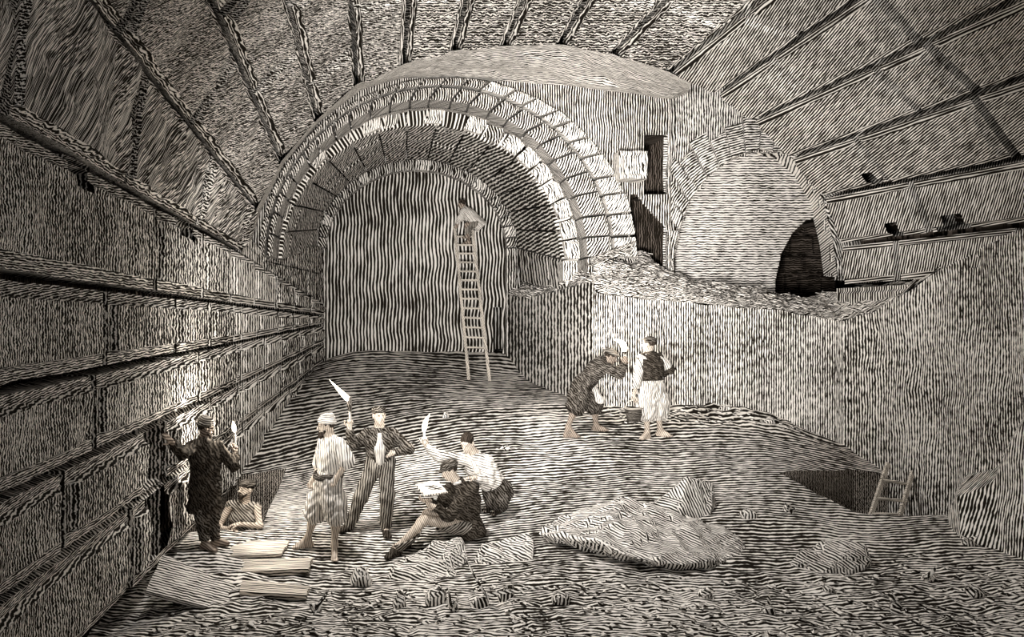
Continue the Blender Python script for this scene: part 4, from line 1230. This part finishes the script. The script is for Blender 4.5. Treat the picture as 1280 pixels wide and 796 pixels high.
add_hand(f.body, f.j['wr_b'], (.3, -.3, .9), (.2, -.9, 0), side=-1, curl=.9)
f.grow(f.body, 'body', SKD, vox=.008, uvd=(1, 0, .5), pitch=.035)
hair(f, q, A, 1.0)
sk = Skin(); s_, f_, u_ = A; sk.ell(q(0, -.02, .065), A, (.14, .15, .03), .02); sk.ell(q(0, -.02, .09), A, (.085, .10, .045), .02); hat = f.grow(sk, 'hat', GREY, vox=.007, uvd=(0, 0, 1), pitch=.03)
shirt(f, r=1.30, m=DARK2, name='coat', cuff={'a': .92, 'b': .9}, uvd=(.5, 0, 1), fold=(.008, 45, .8), flare=.0, sl=.026, hem=None)
trousers(f, ln=.44, r=1.45, bag=.03, m=DARK2, name='skirt_breeches', uvd=(1, 0, .7), fold=(.010, 50, .5))
sk = Skin(); sk.cone(f.j['hip_b'] + Vector((.09, -.14, -.02)), f.j['kn_b'] + Vector((.06, -.15, .10)), .05, .07, .03); sk.clip(f.j['kn_b'] + Vector((0, 0, .08)), (0, 0, -1)); sk.fold = (.006, 60, 1); f.grow(sk, 'apron', WHITE, vox=.008, uvd=(1, 0, .2))
tb = f.j['wr_a'] + Vector((.03, .04, -.02)); tt = tb + Vector((-.02, 0, .26))
root = empty('torch', tb); root['_b'] = list(tb); tag(root, 'burning torch held close to the pale wall by the stooping person', 'torch')
mb = MB(); lathe(mb, tb, tt, [(0, .013), (1, .016)], lambda p: (p.x * 60, p.z * 20)); part(mb, 'stick', WOOD, root)
sk = Skin(); sk.chain([tb.lerp(tt, .7), tb.lerp(tt, .85), tt], [.018, .028, .024], .01); grow(sk, 'wrapped_head', DARK2, root, vox=.006)
flame_part(root, tt - Vector((0, 0, .02)), tt + Vector((-.19, 0, .15)), .05, (.05, 0, .03)); del root['_b']
LIGHT7 = tt + Vector((-.02, .02, .12)); f.done()

# ---------------------------------------------------------------- 8 man in baggy trousers with a basket
f = Fig('person', None, 12.6, .98, 'person in waistcoat and baggy white trousers carrying a basket', {
    'head': (811, 430), 'neck': (812, 442), 'sh_a': (803, 448, -.04), 'sh_b': (824, 447, .04), 'el_a': (797, 472, -.06), 'wr_a': (792, 493, -.10),
    'el_b': (838, 462, .05), 'wr_b': (829, 468, .18), 'hip_a': (808, 483, -.02), 'hip_b': (820, 483, .02), 'kn_a': (808, 513, -.03), 'kn_b': (823, 512, .04),
    'an_a': (809, 540, -.03), 'an_b': (825, 537, .05), 'toe_a': (802, 546, -.12), 'toe_b': (833, 545, .0)})
f.torso(); f.limbs()
q, A = add_head(f.body, f.j['head'], (-.75, .55, 0), S=1.0)
add_hand(f.body, f.j['wr_a'], (-.1, -.02, -1), (1, .3, .2), side=1, curl=.9)
add_hand(f.body, f.j['wr_b'], (-.8, .2, -.2), (-.2, -1, 0), side=1, curl=.5)
f.grow(f.body, 'body', SK, vox=.008, uvd=(1, 0, .5), pitch=.035)
hair(f, q, A, 1.0); cap(f, q, A, 1.0, DARK2, brim=0, puff=.004)
sh = shirt(f, r=1.14, m=WHITE, cuff={'a': .8, 'b': .3}, uvd=(1, 0, .4), fold=(.006, 55, .8), sl=.026)
shirt(f, r=1.36, m=DARK, name='waistcoat', arms='b', cuff=.93, uvd=(.5, 0, 1), hem=f.j['hip_a'].lerp(f.j['sh_a'], .22), fold=(.006, 50, .2))
trousers(f, ln=.5, r=1.28, bag=.055, m=WHITE, uvd=(1, 0, .03), fold=(.012, 55, 1.0))
f.done()
bz = f.j['wr_a'] + Vector((-.01, -.02, -.09)); bb = bz + Vector((.005, 0, -.33))
root = empty('basket', bb); root['_b'] = list(bb); tag(root, 'dark round basket hanging by its handle from the baggy-trousered person\'s hand', 'basket')
mb = MB(); lathe(mb, bb, bb + Vector((0, 0, .21)), [(0, .085), (.1, .10), (.5, .118), (.9, .128), (1, .135), (.97, .120), (.3, .10)], lambda p: (p.z * 60, math.atan2(p.y - bb.y, p.x - bb.x) * 3), 20); part(mb, 'basket_body', DARK2, root, smooth=True)
mb = MB(); lathe(mb, bb + Vector((0, 0, .195)), bb + Vector((0, 0, .225)), [(0, .128), (.3, .142), (.8, .142), (1, .128)], lambda p: (p.z * 60, p.x * 10), 20); part(mb, 'basket_band', WOOD, root, smooth=True)
sk = Skin(); n = 12; sk.chain([bb + Vector((.13 * math.cos(math.pi * k / n), 0, .21 + .125 * math.sin(math.pi * k / n))) for k in range(n + 1)], [.010] * (n + 1), .005); grow(sk, 'basket_handle', WOOD, root, vox=.006); del root['_b']

# ---------------------------------------------------------------- 9 figure at the ladder's head
f = Fig('person', None, 20.72, .95, 'small pale-robed person crouching at the very top of the tall ladder', {
    'head': (577, 255), 'neck': (580, 260), 'sh_a': (579, 264, -.14), 'sh_b': (586, 263, .10), 'el_a': (575, 273, -.20), 'wr_a': (571, 280, -.10),
    'el_b': (579, 272, .12), 'wr_b': (572, 276, .14), 'hip_a': (597, 280, -.1), 'hip_b': (600, 280, .06), 'kn_a': (583, 281, -.22), 'kn_b': (585, 284, .10),
    'an_a': (584, 295, -.12), 'an_b': (586, 302, -.02), 'toe_a': (580, 298, -.02, 1), 'toe_b': (582, 305, .05, 1)})
f.torso(); f.limbs()
q, A = add_head(f.body, f.j['head'], (-.9, .4, -.2), S=.98)
add_hand(f.body, f.j['wr_a'], (-.2, .2, -1), (-.5, 1, 0), side=1, curl=.9); add_hand(f.body, f.j['wr_b'], (-.2, .2, -1), (-.5, -1, 0), side=-1, curl=.9)
f.grow(f.body, 'body', SKD, vox=.011, uvd=(1, 0, .5), pitch=.08)
hair(f, q, A, 1.0, low=-.06)
shirt(f, r=1.35, m=WHITE, name='robe', cuff=.8, uvd=(1, 0, .8), flare=.10, vox=.012, fold=(.008, 40, 1), sl=.03)
trousers(f, ln=.8, r=1.15, m=GREY, vox=.012); f.done()
# ---------------------------------------------------------------- ladders
def bar(mb, a, b, w, d, uvf, up=(0, 1, 0)):
    a, b = Vector(a), Vector(b); t = nrm(b - a); s_ = nrm(t.cross(Vector(up))); n_ = s_.cross(t)
    c = [p + s_ * i * w / 2 + n_ * k * d / 2 for p in (a, b) for i, k in ((-1, -1), (1, -1), (1, 1), (-1, 1))]
    i = [mb.vert(p) for p in c]
    for f_ in ((3, 2, 1, 0), (4, 5, 6, 7), (0, 1, 5, 4), (1, 2, 6, 5), (2, 3, 7, 6), (3, 0, 4, 7)): mb.face([i[k] for k in f_], uvf)
def ladder(name, label, la, lb, ra, rb, n, w, ts=None, rw=.035):
    base = (Vector(la) + Vector(ra)) / 2; root = empty(name, base); root['_b'] = list(base); tag(root, label, 'ladder')
    uvf = lambda p: ((p.x * 2 + p.y) * 20, p.z * 8)
    for a, b in ((la, lb), (ra, rb)):
        mb = MB(); bar(mb, a, b, w, w * .7, uvf); part(mb, 'rail', WOOD, root)
    for t in (ts or [(k + .6) / n for k in range(n)]):
        mb = MB(); a, b = Vector(la).lerp(Vector(lb), t), Vector(ra).lerp(Vector(rb), t); e = nrm(b - a) * .03
        lathe(mb, a - e, b + e, [(0, rw / 2), (1, rw / 2)], lambda p: (p.z * 60, p.x * 9), 8); part(mb, 'rung', WOOD, root, smooth=False)
    del root['_b']
la = P(586, 477, 18.5); ra = P(612, 474, 18.5); la.z = ground(la.x, la.y); ra.z = ground(ra.x, ra.y)
lb = P(568, 283, 21.0); rb = P(590, 283, 21.0)
ladder('ladder', 'tall wooden ladder leaning on the dark blocked-up arch', la, lb, ra, rb, 15, .07, ts=[.195 + k * .0610 for k in range(13)], rw=.05)
la = P(1085, 655, 11.0); ra = P(1122, 655, 11.0); lb = P(1110, 579, 11.6); rb = P(1142, 586, 11.6)
k = Vector((la - lb)); la = la + k * .9; ra = ra + (ra - rb) * .9
ladder('ladder', 'short wooden ladder rising out of the pit by the pale wall', la, lb, ra, rb, 5, .055, ts=[.08, .26, .43, .56, .69, .85], rw=.045)

# ---------------------------------------------------------------- rocks
ROCK_BOX = [(-2.6, -.8, 8.0, 10.4), (-.5, .2, 9.3, 10.4)]
def hull_rock(name, label, pts, m, cat='rock', group=None, sub=3, amp=.03, uvd=(1, 0, .6), pitch=.038, seed=0):
    ROCK_BOX.append((min(p[0] for p in pts) - .08, max(p[0] for p in pts) + .08, min(p[1] for p in pts) - .08, max(p[1] for p in pts) + .08))
    bm = bmesh.new()
    for p in pts: bm.verts.new(p)
    r_ = bmesh.ops.convex_hull(bm, input=bm.verts)
    bmesh.ops.delete(bm, geom=list({g for g in r_['geom_interior'] + r_['geom_unused'] if isinstance(g, bmesh.types.BMVert)}), context='VERTS')
    bmesh.ops.dissolve_limit(bm, angle_limit=.12, verts=bm.verts, edges=bm.edges)
    bmesh.ops.bevel(bm, geom=list(bm.edges), offset=.02, segments=2, affect='EDGES', profile=.6)
    bmesh.ops.triangulate(bm, faces=bm.faces)
    for it in range(sub):
        bmesh.ops.subdivide_edges(bm, edges=[e for e in bm.edges if e.calc_length() > .05], cuts=1); bmesh.ops.triangulate(bm, faces=bm.faces)
    bm.normal_update()
    sv = Vector((seed * 3.7, seed, 2))
    for v in bm.verts:
        c = noise.cell_vector(v.co * 4.2 + sv + .35 * noise.noise_vector(v.co * 3 + sv))
        n1 = noise.fractal(v.co * 2.6 + sv, 1, 2, 4); n2 = abs(noise.noise(v.co * 4 + sv)) - .3
        v.co += v.normal * amp * (n1 - 1.3 * n2 + .5 * (c.x - .5))
    bm.normal_update(); bm.verts.index_update()
    base = Vector((sum(p[0] for p in pts) / len(pts), sum(p[1] for p in pts) / len(pts), min(p[2] for p in pts)))
    mb = MB(); mb.v = [tuple(v.co) for v in bm.verts]
    DIRS = [nrm(d) for d in ((0, 0, 1), (0, -1, .2), (-1, -.6, .5), (1, -.6, .5), (0, -.7, .8), (-1, .2, .1), (1, .2, .1))]
    ANG = [1.2, .15, .75, -.5, .95, .3, -.2]
    for f_ in bm.faces:
        c = f_.calc_center_median(); n_ = nrm(f_.normal + .28 * noise.noise_vector(c * 1.6 + sv))
        k = max(range(len(DIRS)), key=lambda i: DIRS[i].dot(n_)); a = ANG[k] + .5 * (seed % 3 - 1) * .4
        t = nrm(DIRS[k].cross(Vector((.02, .3, 1)))); b = DIRS[k].cross(t)
        u = t * math.cos(a) + b * math.sin(a); w_ = b * math.cos(a) - t * math.sin(a)
        mb.face([v.index for v in f_.verts], lambda p: (p.dot(u) / pitch, p.dot(w_) / pitch))
    bm.free()
    o = mb.build(name, m, loc=base, smooth=False); tag(o, label, cat, group); return o
def G(px, py, Y, up=0.):
    p = P(px, py, Y); p.z = ground(p.x, p.y) + up; return p
def sink(p, d=.06): p = Vector(p); p.z = ground(p.x, p.y) - d; return p

big = [P(672, 668, 9.75), P(692, 648, 10.0), P(776, 621, 10.25), P(850, 640, 10.1), P(915, 664, 9.85), P(933, 688, 9.5), P(915, 704, 9.2), P(800, 690, 8.95), P(745, 676, 9.1)]
big += [P(850, 706, 8.82), P(800, 700, 8.85), P(905, 700, 9.15)] + [sink(P(700, 660, 9.9), .12), sink(P(790, 640, 10.15), .12), sink(P(920, 680, 9.7), .12), sink(P(850, 716, 9.2), .08), sink(P(760, 690, 9.35), .08)]
hull_rock('boulder', 'broad split boulder lying flat, largest rock of the rubble beside the seated person', big, M_ROCK, 'rock', seed=1, sub=4, amp=.05)
blk = [P(800, 640, 10.35), P(858, 596, 10.55), P(892, 604, 10.7), P(897, 640, 10.7), P(885, 662, 10.35), P(850, 650, 10.25), sink(P(800, 642, 10.4)), sink(P(850, 655, 10.3)), sink(P(893, 650, 10.7)), P(826, 632, 10.9), sink(P(826, 640, 10.95))]
hull_rock('stone_block', 'pointed stone block standing up behind the broad boulder', blk, M_ROCK, 'rock', seed=2, sub=3, amp=.025, uvd=(.8, .3, .6))
r3 = [P(985, 704, 9.1), P(1000, 688, 9.2), P(1040, 671, 9.35), P(1086, 681, 9.2), P(1090, 700, 9.05), P(1074, 716, 8.95), P(1036, 710, 8.95), sink(P(985, 706, 9.1)), sink(P(1040, 715, 8.9)), sink(P(1088, 712, 9.1)), sink(P(1040, 690, 9.45))]
hull_rock('rock', 'lone pale rock lying near the short ladder\'s pit', r3, M_ROCK, 'rock', seed=3, sub=3, amp=.03, uvd=(.9, 0, .35))
r4 = [P(592, 702, 9.35), P(604, 680, 9.5), P(662, 664, 9.65), P(668, 678, 9.5), P(666, 700, 9.25), P(612, 706, 9.2), sink(P(600, 706, 9.3)), sink(P(664, 704, 9.3)), sink(P(640, 690, 9.8))]
hull_rock('rock', 'smooth-faced rock between the seated person and the broad boulder', r4, M_ROCK, 'rock', seed=4, sub=3, amp=.025, uvd=(.8, 0, .7))
r5 = [P(484, 726, 9.0), P(492, 704, 9.15), P(540, 678, 9.5), P(576, 672, 9.6), P(584, 700, 9.3), P(556, 733, 8.85), P(500, 746, 8.7), P(486, 742, 8.75), sink(P(490, 744, 8.75)), sink(P(560, 736, 8.8)), sink(P(575, 690, 9.6)), sink(P(520, 700, 9.6))]
hull_rock('rock', 'rugged rock under the seated person\'s outstretched legs', r5, M_ROCK, 'rock', seed=5, sub=4, amp=.045, uvd=(.8, 0, .7))
# the seated figure's seat
r6 = [P(555, 664, 10.0), P(625, 660, 10.1), P(640, 668, 10.3), P(560, 668, 10.5), P(630, 664, 10.5), sink(P(550, 672, 9.95), .05), sink(P(640, 672, 10.0), .05), sink(P(640, 668, 10.5), .05), sink(P(555, 668, 10.5), .05)]

STONES = [(452, 728, 34, 22, 'small stone leaning against the rugged rock, nearest the planks'), (500, 757, 22, 14, 'flat small stone in front of the rugged rock'), (545, 752, 34, 18, 'stone in front of the rugged rock, beside the flat small stone'),
          (567, 762, 16, 10, 'tiny stone lying before the rugged rock, smallest of its neighbours'), (600, 757, 26, 18, 'rounded stone below the smooth-faced rock'), (632, 750, 22, 14, 'grey stone on the dark debris below the smooth-faced rock'),
          (985, 637, 15, 9, 'small dark-sided stone on open floor beside the short ladder\'s pit'), (632, 562, 9, 5, 'tiny pale stone on bare floor beyond the bending person'), (557, 521, 10, 6, 'tiny pale stone on the floor above the tall candle flame'),
          (1035, 738, 16, 9, 'small stone just below the lone pale rock'), (1160, 724, 18, 10, 'small stone on the debris between lone pale rock and wall buttress'), (1220, 745, 26, 13, 'stone half buried at the corner of the debris below the buttress'), (1120, 762, 20, 10, 'stone in the dark debris under the lone pale rock'), (960, 765, 20, 11, 'stone low in the debris between the boulder and the lone pale rock'),
          (700, 752, 26, 13, 'stone in the debris right below the broad boulder'), (880, 745, 20, 11, 'stone just in front of the broad boulder\'s blunt end'), (395, 762, 16, 9, 'small pale stone beyond the end of the tilted slab'), (935, 645, 22, 10, 'low stone between the pointed block and the open floor'),
          (1210, 680, 18, 10, 'stone at the foot of the wall buttress'), (745, 500, 12, 6, 'little stone at the pale wall\'s foot behind the stooping person'), (905, 512, 16, 8, 'little stone on the bank at the pale wall\'s foot'), (960, 528, 18, 9, 'stone on the bank nearest the short ladder\'s pit')]
for n_, (px, py, w_, h_, lb_) in enumerate(STONES):
    # depth where the ground is seen there
    best = min((abs(P(px, py, y).z - ground(P(px, py, y).x, y)), y) for y in [7.4 + .05 * k for k in range(150)])
    Y = best[1]; rr = random.Random(n_); s = Y / F; c = G(px, py, Y)
    pts = []
    for k in range(13):
        a = rr.uniform(0, 6.28); e = rr.uniform(-.35, 1)
        r = math.sqrt(max(0, 1 - e * e)) * rr.uniform(.75, 1.1)
        pts.append(c + Vector((math.cos(a) * r * w_ * s / 2, math.sin(a) * r * w_ * s * .4, h_ * s * (.25 + .75 * e) + .0)))
    pts += [c + Vector((x * w_ * s * .4, y * w_ * s * .3, -.02)) for x in (-1, 1) for y in (-1, 1)]
    hull_rock('stone', lb_, pts, M_ROCK, 'stone', 'loose stones strewn over the floor', sub=1, amp=.012, seed=n_ + 10, uvd=(.8, 0, .5))

# fine debris strewn over the near ground
rr = random.Random(3); mb = MB()
def pebble(mb, c, r):
    M_ = [Vector((rr.uniform(-1, 1), rr.uniform(-1, 1), rr.uniform(-.6, .9))).normalized() * r * rr.uniform(.7, 1.2) for _ in range(7)]
    bm = bmesh.new()
    for p in M_: bm.verts.new(c + Vector((p.x * 1.3, p.y, p.z * .7)))
    g = bmesh.ops.convex_hull(bm, input=bm.verts); bm.verts.index_update(); o = len(mb.v)
    vv = list(bm.verts); ix = {v: o + i for i, v in enumerate(vv)}; mb.v += [tuple(v.co) for v in vv]
    for f_ in bm.faces: mb.face([ix[v] for v in f_.verts], lambda p: (p.z * 26 + p.x * 8, p.x * 20))
    bm.free()
for k in range(2600):
    y = rr.uniform(7.1, 9.4) if k < 1900 else rr.uniform(13.0, 14.3)
    x = rr.uniform(-2.3, 7.2) if k < 1900 else rr.uniform(3.8, 7.2)
    dens = sstep(9.5, 8.2, y) if k < 1900 else .8
    if rr.random() > dens * .9 + .05: continue
    if k >= 1900 and y > interp(x, [(3.6, 14.2), (5.5, 13.7), (7.4, 13.0)]): continue
    if any(a < x < b and c < y < d for a, b, c, d in ROCK_BOX): continue
    r = rr.uniform(.012, .045); pebble(mb, Vector((x, y, ground(x, y) + r * .2)), r)
RUB = MB(); pm = mb
for k in range(1100):
    row = rr.randrange(1, len(RB) - 1); c = RB[row][rr.randrange(2, len(RB[0]) - 20)]
    pebble(RUB, c + Vector((rr.uniform(-.08, .08), rr.uniform(-.05, .05), .01)), rr.uniform(.025, .085))
tag(RUB.build('rubble', [M_ROCK]), 'heap of small broken stones lying on the ledge below the arch ends', 'rubble', kind='stuff')
tag(mb.build('gravel', [M_ROCK]), 'fine broken stone scattered over the near ground', 'gravel', kind='stuff')

# ---------------------------------------------------------------- tilted slab and planks on the left
def board(name, label, Q, h, cat, m=WOOD, group=None, uvd=None, pitch=.042, nsub=10, ragged=.012):
    Q = [Vector(p) for p in Q]; nn = nrm((Q[1] - Q[0]).cross(Q[3] - Q[0])); nn = nn if nn.z > 0 else -nn
    mb = MB(); L_ = nrm(Q[1] - Q[0]); W_ = nrm((Q[3] - Q[0]) - L_ * (Q[3] - Q[0]).dot(L_))
    uvf = lambda p: ((p.dot(W_) + p.dot(nn)) / pitch, p.dot(L_) / pitch)
    top, bot = {}, {}
    for i in range(nsub + 1):
        for j in range(6):
            p = quad_point(Q, i / nsub, j / 5)
            if i in (0, nsub): p += L_ * ragged * 2.2 * noise.noise(p * 9)
            if j in (0, 5): p += W_ * ragged * noise.noise(p * 6)
            top[i, j] = mb.vert(p + nn * .004 * noise.noise(p * 12)); bot[i, j] = mb.vert(p - nn * h)
    for i in range(nsub):
        for j in range(5):
            mb.face([top[i, j], top[i + 1, j], top[i + 1, j + 1], top[i, j + 1]], uvf); mb.face([bot[i, j + 1], bot[i + 1, j + 1], bot[i + 1, j], bot[i, j]], uvf)
        mb.face([top[i + 1, 0], top[i, 0], bot[i, 0], bot[i + 1, 0]], uvf); mb.face([top[i, 5], top[i + 1, 5], bot[i + 1, 5], bot[i, 5]], uvf)
    for j in range(5):
        mb.face([top[0, j], top[0, j + 1], bot[0, j + 1], bot[0, j]], uvf); mb.face([top[nsub, j + 1], top[nsub, j], bot[nsub, j], bot[nsub, j + 1]], uvf)
    c = sum(Q, Vector()) / 4
    o = mb.build(name, m, loc=c); tag(o, label, cat, group); return o
board('stone_slab', 'broad grey slab lying tilted against the foot of the block wall', [P(182, 738, 7.95), P(278, 763, 8.17), P(300, 733, 8.72), P(204, 692, 8.42)], .07, 'slab', m=M_ROCK, pitch=.03)
board('plank', 'thick plank, upper of the two boards pointing towards the rugged rock', [P(250, 716, 9.0), P(386, 711, 8.95), P(389, 697, 9.3), P(252, 700, 9.35)], .06, 'plank')
board('plank', "shorter plank lying in front of the thick plank, beside the tilted slab's low end", [P(300, 739, 8.42), P(383, 744, 8.40), P(387, 732, 8.66), P(303, 724, 8.72)], .05, 'plank')
board('plank', 'wide pale plank lying flat at the pit\'s edge behind the two pointing boards', [P(262, 696, 9.32), P(352, 692, 9.42), P(362, 675, 9.88), P(276, 676, 9.86)], .03, 'plank')
board('plank', 'narrow board under the forearms of the person in the pit', [P(262, 673, 10.12), P(330, 669, 10.2), P(331, 664, 10.33), P(262, 668, 10.28)], .04, 'plank')
# ------------------------------------------------------------------ light
w = bpy.data.worlds.new('world'); SC.world = w; w.use_nodes = True
bg = w.node_tree.nodes['Background']; bg.inputs[0].default_value = (1, .97, .93, 1); bg.inputs[1].default_value = .13
def area(name, loc, target, size, power, color=(1, .95, .88)):
    d = bpy.data.lights.new(name, 'AREA'); d.energy = power; d.size = size; d.color = color
    o = bpy.data.objects.new(name, d); COL.objects.link(o); o.location = loc
    o.rotation_euler = (Vector(target) - Vector(loc)).to_track_quat('-Z', 'Y').to_euler(); return o
def point(name, loc, power, color=(1, .93, .82), r=.05):
    d = bpy.data.lights.new(name, 'POINT'); d.energy = power; d.color = color; d.shadow_soft_size = r
    o = bpy.data.objects.new(name, d); COL.objects.link(o); o.location = loc; return o
vs_ = SC.view_settings
vs_.view_transform = 'Standard'; vs_.look = 'None'; vs_.gamma = 1; vs_.use_curve_mapping = False; vs_.exposure = 1.15
SC.cycles.use_denoising = True
SC.cycles.max_bounces = 5; SC.cycles.diffuse_bounces = 3

a_ = area('added_arch_fill', (.2, 2.5, 1.9), (2.9, 14.5, 5.3), 1.0, 165, (1, .97, .93)); a_.data.spread = math.radians(62)  # added lamp behind the viewer, brightens the arches; no opening is built
point('torch_light', LIGHT4, 22)
point('candle_light', LIGHT1, 45)
point('drawing_candle_light', LIGHT5, 8)
point('far_torch_light', LIGHT7, 44)

b_ = area('added_vault_fill', (-.8, 8.6, 6.7), (2.6, 12.2, .2), .35, 115, (1, .97, .93)); b_.data.spread = math.radians(120)  # added lamp high in the vault, out of view; no shaft is built
